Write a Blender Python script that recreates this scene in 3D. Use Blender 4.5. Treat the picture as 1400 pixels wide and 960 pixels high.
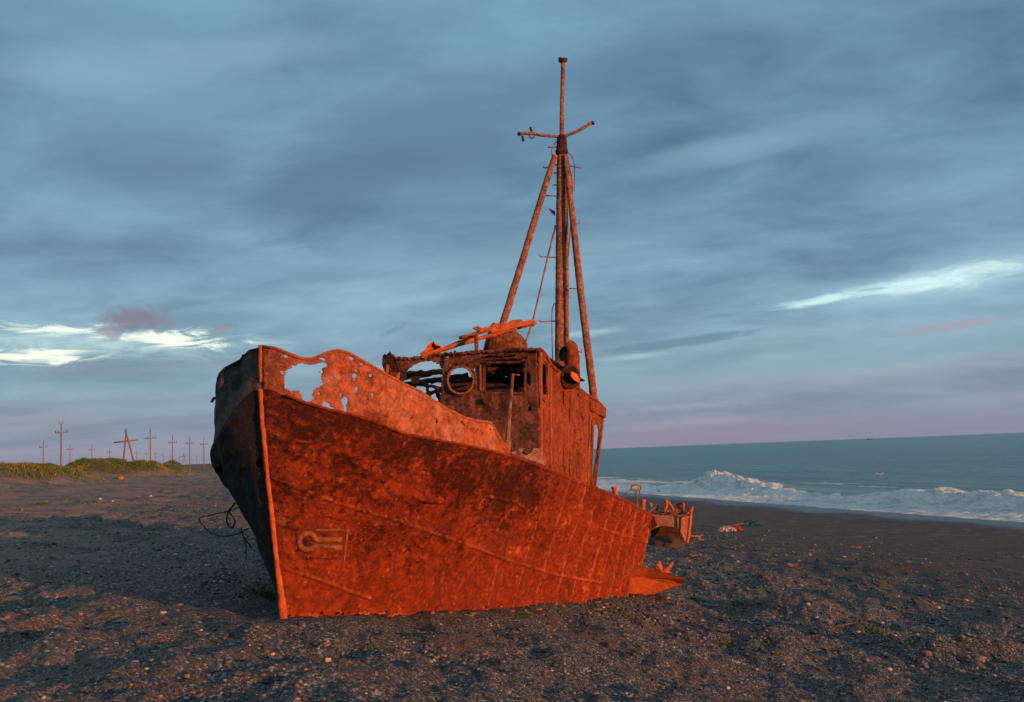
import bpy, math, random
import numpy as np
from mathutils import Vector
R = math.radians
rng = np.random.default_rng(11)
random.seed(5)
for o in list(bpy.data.objects): bpy.data.objects.remove(o)
S = bpy.context.scene
COL = S.collection

# ------------------------------------------------------------------ camera
EYE = 5.5                      # metres above the sea
PITCH, ROLL, FPX = R(5.63), R(2.2), 1400.0
F0 = np.array([0, math.cos(PITCH), math.sin(PITCH)])
R0 = np.array([1.0, 0, 0]); U0 = np.cross(R0, F0)
CR = R0*math.cos(ROLL) - U0*math.sin(ROLL)
CU = U0*math.cos(ROLL) + R0*math.sin(ROLL)
CAM = np.array([0, 0, EYE])
cd = bpy.data.cameras.new('camera'); cam = bpy.data.objects.new('camera', cd); COL.objects.link(cam)
cd.sensor_width = 36; cd.lens = 36.0; cd.clip_start = .1; cd.clip_end = 60000
from mathutils import Matrix
cam.matrix_world = Matrix(((CR[0], CU[0], -F0[0], 0), (CR[1], CU[1], -F0[1], 0), (CR[2], CU[2], -F0[2], EYE), (0, 0, 0, 1)))
S.camera = cam

# ------------------------------------------------------------------ light
SUN_AZ = R(129)      # clockwise from +Y (north = view direction)
SUN_EL = R(4.4)
sd = np.array([math.sin(SUN_AZ)*math.cos(SUN_EL), math.cos(SUN_AZ)*math.cos(SUN_EL), math.sin(SUN_EL)])
sl = bpy.data.lights.new('sun', 'SUN'); sl.energy = 5.0; sl.angle = R(.6); sl.color = (1.0, .33, .105)
so = bpy.data.objects.new('sun', sl); COL.objects.link(so)
so.rotation_euler = Vector(sd).to_track_quat('Z', 'Y').to_euler(); so.location = (30, -20, 30)
S.view_settings.view_transform = 'Standard'; S.view_settings.look = 'None'
S.view_settings.exposure = 0.5; S.view_settings.gamma = 1.0

S.cycles.max_bounces = 4; S.cycles.diffuse_bounces = 2; S.cycles.glossy_bounces = 2; S.cycles.caustics_reflective = False; S.cycles.caustics_refractive = False
class NT:
    def __init__(s, tree): s.t = tree; s.n = tree.nodes; s.l = tree.links
    def node(s, kind, **kw):
        n = s.n.new(kind)
        for k, v in kw.items():
            setattr(n, k, v)
        return n
    def put(s, sock, v):
        if v is None: return
        if isinstance(v, bpy.types.NodeSocket): s.l.new(v, sock)
        else:
            if sock.type == 'RGBA' and len(v) == 3: v = (*v, 1)
            sock.default_value = v
    def math(s, op, a, b=None, c=None, clamp=False):
        n = s.node('ShaderNodeMath', operation=op, use_clamp=clamp)
        s.put(n.inputs[0], a); s.put(n.inputs[1], b); s.put(n.inputs[2], c); return n.outputs[0]
    def vmath(s, op, a, b=None):
        n = s.node('ShaderNodeVectorMath', operation=op); s.put(n.inputs[0], a); s.put(n.inputs[1], b)
        return n.outputs['Value'] if op in ('LENGTH', 'DOT_PRODUCT') else n.outputs[0]
    def noise(s, vec, scale, detail=4, rough=.55, dist=0.0, w=None):
        n = s.node('ShaderNodeTexNoise'); s.put(n.inputs['Vector'], vec)
        n.inputs['Scale'].default_value = scale; n.inputs['Detail'].default_value = detail
        n.inputs['Roughness'].default_value = rough; n.inputs['Distortion'].default_value = dist
        return n.outputs[0]
    def voro(s, vec, scale, feature='F1', out=0):
        n = s.node('ShaderNodeTexVoronoi', feature=feature); s.put(n.inputs['Vector'], vec)
        n.inputs['Scale'].default_value = scale; return n.outputs[out]
    def ramp(s, fac, stops, interp='LINEAR'):
        n = s.node('ShaderNodeValToRGB'); s.put(n.inputs[0], fac); e = n.color_ramp.elements
        n.color_ramp.interpolation = interp
        while len(e) < len(stops): e.new(.5)
        for i, (p, c) in enumerate(stops):
            e[i].position = p; e[i].color = (c, c, c, 1) if isinstance(c, (int, float)) else (*c, 1)
        return n.outputs[0]
    def mix(s, fac, a, b, mode='MIX'):
        n = s.node('ShaderNodeMix', data_type='RGBA', blend_type=mode)
        s.put(n.inputs[0], fac); s.put(n.inputs[6], a); s.put(n.inputs[7], b); return n.outputs[2]
    def sstep(s, v, lo, hi):
        n = s.node('ShaderNodeMapRange', interpolation_type='SMOOTHSTEP'); s.put(n.inputs[0], v)
        s.put(n.inputs[1], lo); s.put(n.inputs[2], hi); return n.outputs[0]
    def sep(s, v):
        n = s.node('ShaderNodeSeparateXYZ'); s.put(n.inputs[0], v); return n.outputs
    def comb(s, x, y, z):
        n = s.node('ShaderNodeCombineXYZ'); s.put(n.inputs[0], x); s.put(n.inputs[1], y); s.put(n.inputs[2], z); return n.outputs[0]
    def attr(s, name):
        n = s.node('ShaderNodeAttribute', attribute_name=name); return n.outputs['Fac']
    def bump(s, h, strength, dist, normal=None):
        n = s.node('ShaderNodeBump'); s.put(n.inputs['Height'], h); n.inputs['Strength'].default_value = strength
        n.inputs['Distance'].default_value = dist; s.put(n.inputs['Normal'], normal); return n.outputs[0]

# --- world: evening overcast, cloud decks over a physical sky
def azel(px, py):
    d = (F0*FPX + CR*(px-700) - CU*(py-480)); d /= np.linalg.norm(d)
    return math.atan2(d[0], d[1]), math.asin(d[2])
W = bpy.data.worlds.new('World'); S.world = W; W.use_nodes = True
W.cycles.sampling_method = 'MANUAL'; W.cycles.sample_map_resolution = 256
w = NT(W.node_tree); w.n.clear()
sky = w.node('ShaderNodeTexSky'); sky.sky_type = 'NISHITA'; sky.sun_disc = False
sky.sun_elevation = SUN_EL; sky.sun_rotation = SUN_AZ
tc = w.node('ShaderNodeTexCoord').outputs['Generated']
x, y, z = w.sep(tc)
az = w.math('ARCTAN2', x, y); el = w.math('ARCSINE', z)
elp = w.math('MAXIMUM', el, 0.0)
den = w.math('ADD', w.math('MAXIMUM', z, 0.0), .16)
cx = w.math('DIVIDE', x, den); cy = w.math('DIVIDE', y, den)
cp = w.comb(w.math('ADD', w.math('MULTIPLY', cx, .75), w.math('MULTIPLY', cy, .10)), w.math('MULTIPLY', cy, 1.0), 0.0)
n1 = w.noise(cp, .95, 5, .52, .5)
n2 = w.noise(cp, 3.4, 8, .60, .35)
base = w.ramp(w.math('MULTIPLY', elp, 1/.6), [(0, (.225, .235, .315)), (.045, (.215, .262, .36)), (.12, (.175, .285, .385)), (.24, (.175, .31, .42)), (.42, (.135, .26, .38)), (.62, (.13, .25, .37)), (.85, (.17, .32, .44)), (1, (.18, .33, .45))])
v = w.math('ADD', w.math('MULTIPLY', w.math('SUBTRACT', n1, .48), 2.3), w.math('MULTIPLY', w.math('SUBTRACT', n2, .5), 1.35))
v = w.math('MULTIPLY', v, w.ramp(w.math('MULTIPLY', elp, 1/.12), [(0, .12), (1, .85)]))
mul = w.math('MAXIMUM', w.math('ADD', 1.0, v), .5)
cl = w.mix(1.0, base, w.comb(w.math('POWER', mul, 1.12), w.math('POWER', mul, 1.0), w.math('POWER', mul, .82)), 'MULTIPLY')
# pink streaks low over the horizon
sp = w.comb(w.math('MULTIPLY', az, 4.5), w.math('MULTIPLY', w.math('ADD', el, w.math('MULTIPLY', az, -.03)), 52.0), 3.3)
pk = w.math('MULTIPLY', w.sstep(w.noise(sp, 1.0, 4, .5), .46, .75), w.math('MULTIPLY', w.sstep(el, .0, .015), w.sstep(el, .13, .05)))
cl = w.mix(w.math('MULTIPLY', pk, .42), cl, (.38, .32, .38))
wisp = w.math('MULTIPLY', w.sstep(w.noise(w.comb(w.math('MULTIPLY', az, 3.5), w.math('MULTIPLY', w.math('ADD', el, w.math('MULTIPLY', az, -.09)), 30.0), 7.7), 1.0, 5, .5, .4), .54, .78),
              w.math('MULTIPLY', w.sstep(el, .05, .09), w.sstep(el, .26, .16)))
cl = w.mix(w.math('MULTIPLY', wisp, .5), cl, (.33, .52, .60))
NSH = w.noise(w.comb(w.math('MULTIPLY', az, 8.0), w.math('MULTIPLY', w.math('SUBTRACT', el, w.math('MULTIPLY', az, .08)), 30.0), 1.5), 1.0, 6, .58, .5)
NRAG = w.noise(w.comb(w.math('MULTIPLY', az, 22.0), w.math('MULTIPLY', w.math('SUBTRACT', el, w.math('MULTIPLY', az, .03)), 95.0), 6.5), 1.0, 8, .66, .8)
NPUF = w.noise(w.comb(w.math('MULTIPLY', az, 30.0), w.math('MULTIPLY', el, 42.0), 2.5), 1.0, 7, .62, .4)
def blob(px, py, wx, wy, tilt, nscale, seed, lo=.35, hi=.75, stretch=4.0, col=(.8, .95, .9), amt=1.0, namp=1.0):
    """a bright or dark patch of cloud at a fixed direction of the sky"""
    global cl
    a0, e0 = azel(px, py)
    da = w.math('SUBTRACT', az, a0); de = w.math('SUBTRACT', el, e0)
    de = w.math('SUBTRACT', de, w.math('MULTIPLY', da, tilt))
    q = w.math('ADD', w.math('POWER', w.math('ABSOLUTE', w.math('DIVIDE', da, wx/1400)), 2.0), w.math('POWER', w.math('ABSOLUTE', w.math('DIVIDE', de, wy/1400)), 2.0))
    g = w.math('EXPONENT', w.math('MULTIPLY', q, -1.0))
    nn = NSH if nscale < 11 else (NPUF if stretch < 2 else NRAG)
    if nscale >= 11: namp *= 2.1
    m = w.sstep(w.math('ADD', g, w.math('MULTIPLY', w.math('SUBTRACT', nn, .5), namp)), lo, hi)
    m = w.math('MULTIPLY', m, w.sstep(g, .10, .42))
    cl = w.mix(w.math('MULTIPLY', m, amt), cl, col)
for (bx_, by_, ax_, ay_, ti_, am_) in ((180, 215, 190, 55, .1, .35), (560, 190, 240, 70, .22, .5), (520, 250, 260, 60, .1, .45), (240, 235, 90, 28, .1, .4), (860, 90, 200, 32, .12, .4), (480, 235, 130, 30, .1, .3), (110, 350, 180, 40, .05, .35), (700, 330, 300, 50, .05, .3), (1150, 250, 200, 30, .08, .3)):
    blob(bx_, by_, ax_, ay_, ti_, 7, 1.0+bx_*.01, .1, 1.0, 2.5, (.085, .150, .235), am_, .7)
for (bx_, by_, ax_, ay_, ti_, am_) in ((160, 95, 200, 34, .1, .4), (345, 70, 150, 26, .1, .4), (1100, 180, 260, 26, .12, .3), (960, 215, 160, 20, .1, .3), (1250, 480, 260, 30, .05, .3), (950, 470, 130, 22, .1, .45), (700, 350, 330, 22, .06, .25), (500, 440, 200, 24, .0, .3)):
    blob(bx_, by_, ax_, ay_, ti_, 9, 2.0+bx_*.01, .15, 1.0, 4, (.25, .42, .52), am_, .7)
blob(120, 466, 240, 26, -.02, 11, 5.1, .25, 1.4, 5, (.50, .68, .68), .85, 1.2)
blob(225, 461, 95, 13, -.10, 20, 6.1, .35, 1.0, 4, (.95, 1.05, .86), .95, 1.5)
blob(60, 450, 90, 9, -.05, 20, 6.1, .35, 1.0, 4, (.9, 1.0, .84), .85, 1.5)
blob(45, 486, 70, 11, .0, 20, 6.6, .3, .95, 4, (.95, 1.0, .82), .95, 1.5)
blob(1290, 384, 170, 26, .12, 10, 8.2, .15, 1.1, 6, (.36, .56, .66), .7, .7)
blob(1300, 381, 120, 17, .12, 15, 8.2, .25, 1.6, 6, (.80, 1.0, .98), .95, .8)
blob(1170, 402, 120, 9, .10, 18, 9.4, .35, 1.1, 6, (.6, .85, .88), .85, 1.0)
blob(870, 488, 70, 6, .05, 18, 9.9, .3, 1.4, 5, (.42, .62, .68), .7, .8)
blob(1000, 500, 420, 40, .04, 10, 9.9, .1, 1.1, 5, (.27, .40, .50), .5, .6)
blob(800, 456, 60, 7, .05, 18, 9.9, .3, 1.4, 5, (.42, .62, .68), .6, .8)
blob(930, 468, 120, 9, .08, 14, 4.4, .3, .9, 5, (.115, .215, .31), .8, .6)
blob(188, 437, 50, 21, .0, 26, 3.7, .30, 1.0, 1.2, (.185, .18, .255), .95, 1.0)
blob(150, 455, 26, 13, .0, 30, 3.1, .35, .95, 1.2, (.235, .25, .34), .8, 1.0)
blob(300, 452, 26, 10, .3, 30, 2.1, .35, .95, 1.3, (.22, .25, .34), .7, 1.0)
blob(535, 452, 26, 7, .4, 30, 2.6, .4, 1.0, 1.3, (.16, .21, .30), .5, 1.0)
blob(1290, 448, 90, 8, .08, 10, 2.2, .3, 1.0, 5, (.36, .29, .38), .55, .8)
blob(950, 555, 130, 7, .03, 14, 1.2, .3, 1.5, 5, (.42, .40, .48), .55, .6)
blob(990, 592, 300, 16, .02, 10, 1.7, .2, 1.0, 5, (.27, .22, .30), .5, .6)
# unseen sky overhead, brightened to lift the ambient light on foam and ground
cl = w.mix(w.sstep(z, .50, .85), cl, (.52, .66, .74))
# physical sky shines faintly through
tot = w.node('ShaderNodeMix', data_type='RGBA', blend_type='ADD'); tot.inputs[0].default_value = 1
w.put(tot.inputs[6], cl)
w.put(tot.inputs[7], w.vmath('MULTIPLY', sky.outputs[0], (.012, .012, .012)))
low = w.sstep(z, -.04, 0.0)
fin = w.mix(low, (.05, .06, .065), tot.outputs[2])
bg = w.node('ShaderNodeBackground'); w.put(bg.inputs[0], fin); bg.inputs[1].default_value = .75
out = w.node('ShaderNodeOutputWorld'); w.l.new(bg.outputs[0], out.inputs[0])

# ------------------------------------------------------------------ maths helpers
def project(P):
    d = np.asarray(P, float) - CAM
    dep = d @ F0
    return 700 + FPX*(d @ CR)/dep, 480 - FPX*(d @ CU)/dep
def ray(px, py):
    return F0*FPX + CR*(px-700) - CU*(py-480)
def at(px, py, Y):
    """world point seen at a photo pixel, Y metres ahead"""
    d = ray(px, py); return CAM + d*(Y/d[1])
_perm = rng.permutation(512); _perm = np.concatenate([_perm, _perm, _perm])
_ga = rng.uniform(0, 2*math.pi, 512); _g = np.stack([np.cos(_ga), np.sin(_ga)], 1)
def perlin(x, y):
    x = np.asarray(x, float); y = np.asarray(y, float)
    xi = np.floor(x).astype(int); yi = np.floor(y).astype(int); xf = x-xi; yf = y-yi
    xi &= 511; yi &= 511
    def gr(ix, iy, dx, dy):
        g = _g[_perm[_perm[ix & 511] + (iy & 511)] & 511]; return g[..., 0]*dx + g[..., 1]*dy
    u = xf*xf*xf*(xf*(xf*6-15)+10); v_ = yf*yf*yf*(yf*(yf*6-15)+10)
    a = gr(xi, yi, xf, yf); b = gr(xi+1, yi, xf-1, yf); c = gr(xi, yi+1, xf, yf-1); d = gr(xi+1, yi+1, xf-1, yf-1)
    return (a+(b-a)*u) + ((c+(d-c)*u)-(a+(b-a)*u))*v_
def fbm(x, y, octs=4, gain=.5, lac=2.03):
    s = 0; a = 1
    for k in range(octs):
        s = s + a*perlin(x+17.3*k, y-9.1*k); x = x*lac; y = y*lac; a *= gain
    return s
def sm(a, b, t):
    t = np.clip((t-a)/(b-a), 0, 1); return t*t*(3-2*t)
def inpoly(x, y, poly):
    x = np.asarray(x); r = np.zeros(x.shape, bool); n = len(poly)
    for i in range(n):
        x0, y0 = poly[i]; x1, y1 = poly[(i+1) % n]
        c = (y0 > y) != (y1 > y)
        with np.errstate(divide='ignore', invalid='ignore'):
            r ^= c & (x < (x1-x0)*(y-y0)/((y1-y0) if y1 != y0 else 1e-9) + x0)
    return r
def pdist(x, y, line):
    d = np.full(np.shape(x), 1e9)
    for (x0, y0), (x1, y1) in zip(line[:-1], line[1:]):
        L = (x1-x0)**2+(y1-y0)**2 + 1e-9
        t = np.clip(((x-x0)*(x1-x0)+(y-y0)*(y1-y0))/L, 0, 1)
        d = np.minimum(d, np.hypot(x-x0-t*(x1-x0), y-y0-t*(y1-y0)))
    return d

# ------------------------------------------------------------------ object helpers
def make_mesh(name, V, F, mat, smooth=True, attrs=None):
    me = bpy.data.meshes.new(name)
    V = np.asarray(V, np.float32)
    if isinstance(F, np.ndarray):
        n = F.shape[1]; me.vertices.add(len(V)); me.vertices.foreach_set('co', V.ravel())
        me.loops.add(F.size); me.loops.foreach_set('vertex_index', F.ravel().astype(np.int32))
        me.polygons.add(len(F)); me.polygons.foreach_set('loop_start', np.arange(0, F.size, n, dtype=np.int32))
        me.polygons.foreach_set('loop_total', np.full(len(F), n, np.int32))
        me.update(calc_edges=True)
    else:
        me.from_pydata(V.tolist(), [], F)
    if attrs:
        for k, a in attrs.items():
            at_ = me.attributes.new(k, 'FLOAT', 'POINT'); at_.data.foreach_set('value', np.asarray(a, np.float32).ravel())
    if smooth: me.polygons.foreach_set('use_smooth', np.ones(len(me.polygons), bool))
    me.materials.append(mat)
    return me
def tag(o, label=None, cat=None, group=None, kind=None):
    if label: o['label'] = label
    if cat: o['category'] = cat
    if group: o['group'] = group
    if kind: o['kind'] = kind
    return o
def thing(name, loc, label, cat, group=None, rz=0):
    o = bpy.data.objects.new(name, None); o.empty_display_size = .2; COL.objects.link(o)
    o.location = loc; o.rotation_euler.z = rz
    return tag(o, label, cat, group)
def root_loc(p):
    while p.parent: p = p.parent
    return np.array(p.location)
def part(name, VF, mat, parent=None, smooth=True, solid=0, attrs=None, local=False, bevel=0):
    V, F = VF; V = np.asarray(V, float)
    if parent is not None and not local: V = V - root_loc(parent)
    o = bpy.data.objects.new(name, make_mesh(name, V, F, mat, smooth, attrs)); COL.objects.link(o)
    o.parent = parent
    if solid:
        m = o.modifiers.new('thick', 'SOLIDIFY'); m.thickness = solid; m.offset = 0
    if bevel:
        m = o.modifiers.new('bevel', 'BEVEL'); m.width = bevel; m.segments = 2; m.limit_method = 'ANGLE'
    return o
def single(name, VF, mat, label, cat, group=None, kind=None, base=None, **kw):
    """a thing that is one mesh, its origin at its base"""
    V, F = VF; V = np.asarray(V, float)
    if base is None: base = np.array([V[:, 0].mean(), V[:, 1].mean(), V[:, 2].min()])
    o = part(name, (V-base, F), mat, **kw); o.location = base
    return tag(o, label, cat, group, kind)
def copy_tree(o, parent=None):
    c = o.copy(); COL.objects.link(c); c.parent = parent
    for ch in list(o.children): copy_tree(ch, c)
    return c
def join(*vfs):
    V = []; F = []; n = 0
    for v_, f in vfs:
        V.append(np.asarray(v_, float)); F += [tuple(int(i)+n for i in q) for q in f]; n += len(v_)
    return np.concatenate(V), F
def tube(pts, rad, n=10, rough=0.0, sub=1, caps=True, seed=0, ov=1.0):
    pts = np.asarray(pts, float)
    rad = np.full(len(pts), rad, float) if np.isscalar(rad) else np.asarray(rad, float)
    if sub > 1:
        t = np.linspace(0, len(pts)-1, (len(pts)-1)*sub+1)
        if len(pts) > 2:
            P = []
            for q in t:
                i = min(int(q), len(pts)-2); f = q-i
                p0 = pts[max(i-1, 0)]; p1 = pts[i]; p2 = pts[i+1]; p3 = pts[min(i+2, len(pts)-1)]
                P.append(.5*((2*p1)+(-p0+p2)*f+(2*p0-5*p1+4*p2-p3)*f*f+(-p0+3*p1-3*p2+p3)*f**3))
            rad = np.interp(t, np.arange(len(pts)), rad); pts = np.array(P)
        else:
            rad = np.interp(t, np.arange(len(pts)), rad)
            pts = np.stack([np.interp(t, np.arange(len(pts)), pts[:, k]) for k in range(3)], 1)
    r_ = np.random.default_rng(seed+1)
    V = []; F = []; up = None
    for i, p in enumerate(pts):
        a = pts[min(i+1, len(pts)-1)] - pts[max(i-1, 0)]; a /= np.linalg.norm(a)+1e-12
        if up is None:
            up = np.cross(a, [0, 0, 1.]) if abs(a[2]) < .9 else np.cross(a, [0, 1., 0])
        up = up - a*(up @ a); up /= np.linalg.norm(up); sd_ = np.cross(a, up)
        for k in range(n):
            th = 2*math.pi*k/n; rr = rad[i]*(1 + rough*r_.uniform(-1, 1))
            V.append(p + up*math.cos(th)*rr + sd_*math.sin(th)*rr*ov)
    m = len(pts)
    for i in range(m-1):
        for k in range(n):
            F.append((i*n+k, i*n+(k+1) % n, (i+1)*n+(k+1) % n, (i+1)*n+k))
    if caps:
        F.append(tuple(range(n-1, -1, -1))); F.append(tuple((m-1)*n+k for k in range(n)))
    return np.array(V), F
def lathe(prof, base, axis=(0, 0, 1), n=20):
    axis = np.array(axis, float); axis /= np.linalg.norm(axis)
    u = np.cross(axis, [0, 1., 0]) if abs(axis[1]) < .9 else np.cross(axis, [1., 0, 0]); u /= np.linalg.norm(u); v_ = np.cross(axis, u)
    V = []; F = []
    for r_, h in prof:
        for k in range(n):
            th = 2*math.pi*k/n; V.append(np.array(base)+axis*h+(u*math.cos(th)+v_*math.sin(th))*r_)
    for i in range(len(prof)-1):
        for k in range(n):
            F.append((i*n+k, i*n+(k+1) % n, (i+1)*n+(k+1) % n, (i+1)*n+k))
    F.append(tuple(range(n-1, -1, -1))); F.append(tuple((len(prof)-1)*n+k for k in range(n)))
    return np.array(V), F
def box(c, sx, sy, sz, ax=None, ay=None, az_=None):
    ax = np.array(ax if ax is not None else (1, 0, 0), float); ay = np.array(ay if ay is not None else (0, 1, 0), float)
    az_ = np.array(az_ if az_ is not None else (0, 0, 1), float); c = np.array(c, float)
    V = [c+ax*sx/2*i+ay*sy/2*j+az_*sz/2*k for i in (-1, 1) for j in (-1, 1) for k in (-1, 1)]
    return np.array(V), [(0, 1, 3, 2), (4, 6, 7, 5), (0, 4, 5, 1), (2, 3, 7, 6), (0, 2, 6, 4), (1, 5, 7, 3)]
def beam(p, q, wd, ht, up=(0, 0, 1), rough=.0, seg=1, seed=0):
    """rectangular bar from p to q"""
    p = np.array(p, float); q = np.array(q, float); a = q-p; a /= np.linalg.norm(a)
    s_ = np.cross(a, up); s_ /= np.linalg.norm(s_); u = np.cross(s_, a); r_ = np.random.default_rng(seed)
    V = []; F = []
    for i in range(seg+1):
        c = p+(q-p)*i/seg
        for (i_, j_) in ((-1, -1), (1, -1), (1, 1), (-1, 1)):
            V.append(c+s_*wd/2*i_*(1+rough*r_.uniform(-1, 1))+u*ht/2*j_*(1+rough*r_.uniform(-1, 1)))
    for i in range(seg):
        for k in range(4):
            F.append((i*4+k, i*4+(k+1) % 4, i*4+4+(k+1) % 4, i*4+4+k))
    F.append((3, 2, 1, 0)); F.append(tuple(seg*4+k for k in range(4)))
    return np.array(V), F
def slab(pts, thick, normal):
    """polygon given a real thickness"""
    pts = np.array(pts, float); nn = np.array(normal, float); nn /= np.linalg.norm(nn); n = len(pts)
    V = np.concatenate([pts+nn*thick/2, pts-nn*thick/2])
    F = [tuple(range(n)), tuple(range(2*n-1, n-1, -1))] + [(i, i+n, (i+1) % n+n, (i+1) % n) for i in range(n)]
    return V, F

# ------------------------------------------------------------------ materials
def material(name):
    m = bpy.data.materials.new(name); m.use_nodes = True; t = NT(m.node_tree)
    b = t.n['Principled BSDF']; return m, t, b
def rust(name, dark=(.05, .017, .010), mid=(.26, .055, .016), light=(.42, .12, .04), scale=1.0, dk=.42, paint_and_shade=None, paint_shade_col=(.030, .0075, .0045), bump=1.0, rough=.85, streak=0.0, pale=0.0):
    m, t, b = material(name)
    co = t.node('ShaderNodeTexCoord').outputs['Object']
    a = t.noise(co, 1.5*scale, 9, .68, .3); f = t.noise(co, 9*scale, 9, .74, .1); g = t.noise(co, 42*scale, 5, .7)
    s_ = t.math('ADD', t.math('MULTIPLY', a, .5), t.math('MULTIPLY', f, .5))
    if streak:
        st = t.noise(t.vmath('MULTIPLY', co, (9.0, 9.0, .9)), 1.6, 6, .68, .3)
        s_ = t.math('ADD', t.math('MULTIPLY', s_, 1-streak), t.math('MULTIPLY', st, streak))
    s_ = t.math('ADD', s_, t.math('MULTIPLY', t.math('SUBTRACT', g, .5), .22))
    md = tuple((p+q)/2 for p, q in zip(dark, mid)); ml = tuple((p+q)/2 for p, q in zip(mid, light))
    c = t.ramp(s_, [(dk-.07, dark), (dk+.01, md), (dk+.06, mid), (.56, mid), (.60, ml), (.67, light)])
    vo = t.voro(co, 7*scale); sc = t.sstep(t.math('ADD', vo, t.math('MULTIPLY', t.math('SUBTRACT', f, .5), .9)), .20, .10)
    c = t.mix(t.math('MULTIPLY', sc, .5), c, light)
    # scratches and flake edges
    rdg = t.math('ABSOLUTE', t.math('SUBTRACT', t.noise(co, 4.2*scale, 7, .7, .35), .5))
    c = t.mix(t.math('MULTIPLY', t.sstep(rdg, .014, .002), .55), c, dark)
    if pale:
        c = t.mix(t.math('MULTIPLY', t.sstep(t.noise(co, 3.1*scale, 5, .6, .8), .5, .62), pale), c, (.42, .27, .20))
    hgt = t.math('ADD', t.math('ADD', t.math('MULTIPLY', f, .9), t.math('MULTIPLY', g, .30)), t.math('MULTIPLY', t.sstep(rdg, .0, .05), .22))
    if paint_and_shade:
        pa = t.attr(paint_and_shade)
        pn = t.math('ADD', t.math('MULTIPLY', t.noise(co, 2.6, 8, .72, .3), .45), t.math('MULTIPLY', t.noise(t.vmath('MULTIPLY', co, (1.0, 1.0, 1.4)), 10.0, 8, .76, .2), .55))
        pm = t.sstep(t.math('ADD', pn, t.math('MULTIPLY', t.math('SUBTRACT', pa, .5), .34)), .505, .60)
        rb = t.attr('rib_shade'); c = t.mix(t.math('MULTIPLY', t.math('MULTIPLY', rb, t.sstep(f, .30, .55)), .9), c, (.085, .018, .008))  # relief shading beside the frames, darkened in the colour
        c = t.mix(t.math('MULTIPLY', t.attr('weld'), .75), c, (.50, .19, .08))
        c = t.mix(t.math('MULTIPLY', pm, .88), c, paint_shade_col)
        hgt = t.math('ADD', hgt, t.math('MULTIPLY', pm, .35))
    nb = t.bump(hgt, 1.0*bump, .07)
    nb = t.bump(t.noise(co, 130*scale, 4, .65), .5*bump, .01, nb)
    t.put(b.inputs['Base Color'], c); b.inputs['Roughness'].default_value = rough
    b.inputs['Specular IOR Level'].default_value = .22
    t.put(b.inputs['Normal'], nb)
    return m
M_hull = rust('hull_rust', dark=(.09, .016, .005), mid=(.235, .038, .009), light=(.56, .16, .048), paint_and_shade='paint_and_shade', bump=.9, dk=.42)
M_lee_shade = rust('lee_side_shade', dark=(.040, .038, .036), mid=(.105, .098, .09), light=(.20, .17, .14), dk=.44, bump=1.0, streak=.3)  # starboard bulwark: its shade is put into the base colour
M_hull_shade = rust('lee_hull_shade', dark=(.014, .012, .011), mid=(.040, .034, .029), light=(.11, .075, .055), dk=.46, bump=1.2, streak=.2)  # starboard hull: deeper shade put into the base colour
M_bul = rust('bulwark_rust', dark=(.13, .035, .018), mid=(.37, .115, .05), light=(.58, .26, .15), dk=.45, bump=.8, pale=.35)
M_house = rust('wheelhouse_rust', dark=(.05, .022, .016), mid=(.31, .12, .075), light=(.56, .26, .16), dk=.475, bump=1.3, scale=1.4, streak=.15)
M_side = rust('side_wall_rust', dark=(.14, .035, .016), mid=(.33, .080, .028), light=(.55, .22, .11), dk=.45, bump=1.1, streak=.12, scale=1.3)
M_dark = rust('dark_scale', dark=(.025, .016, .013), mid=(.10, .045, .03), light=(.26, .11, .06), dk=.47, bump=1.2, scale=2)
M_mast = rust('mast_rust', dark=(.07, .035, .025), mid=(.38, .17, .105), light=(.56, .35, .25), dk=.45, bump=1.0, scale=1.8, pale=.7, streak=.3)
M_edge = rust('edge_rust', dark=(.22, .06, .025), mid=(.48, .16, .06), light=(.62, .28, .14), dk=.4, bump=.9, scale=3)
M_orange = rust('fresh_rust', dark=(.25, .06, .02), mid=(.50, .13, .04), light=(.62, .2, .08), dk=.38, bump=.7, scale=1.5)
M_pole = rust('weathered_wood', dark=(.06, .036, .028), mid=(.17, .105, .08), light=(.26, .17, .13), dk=.42, bump=.6)

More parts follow.
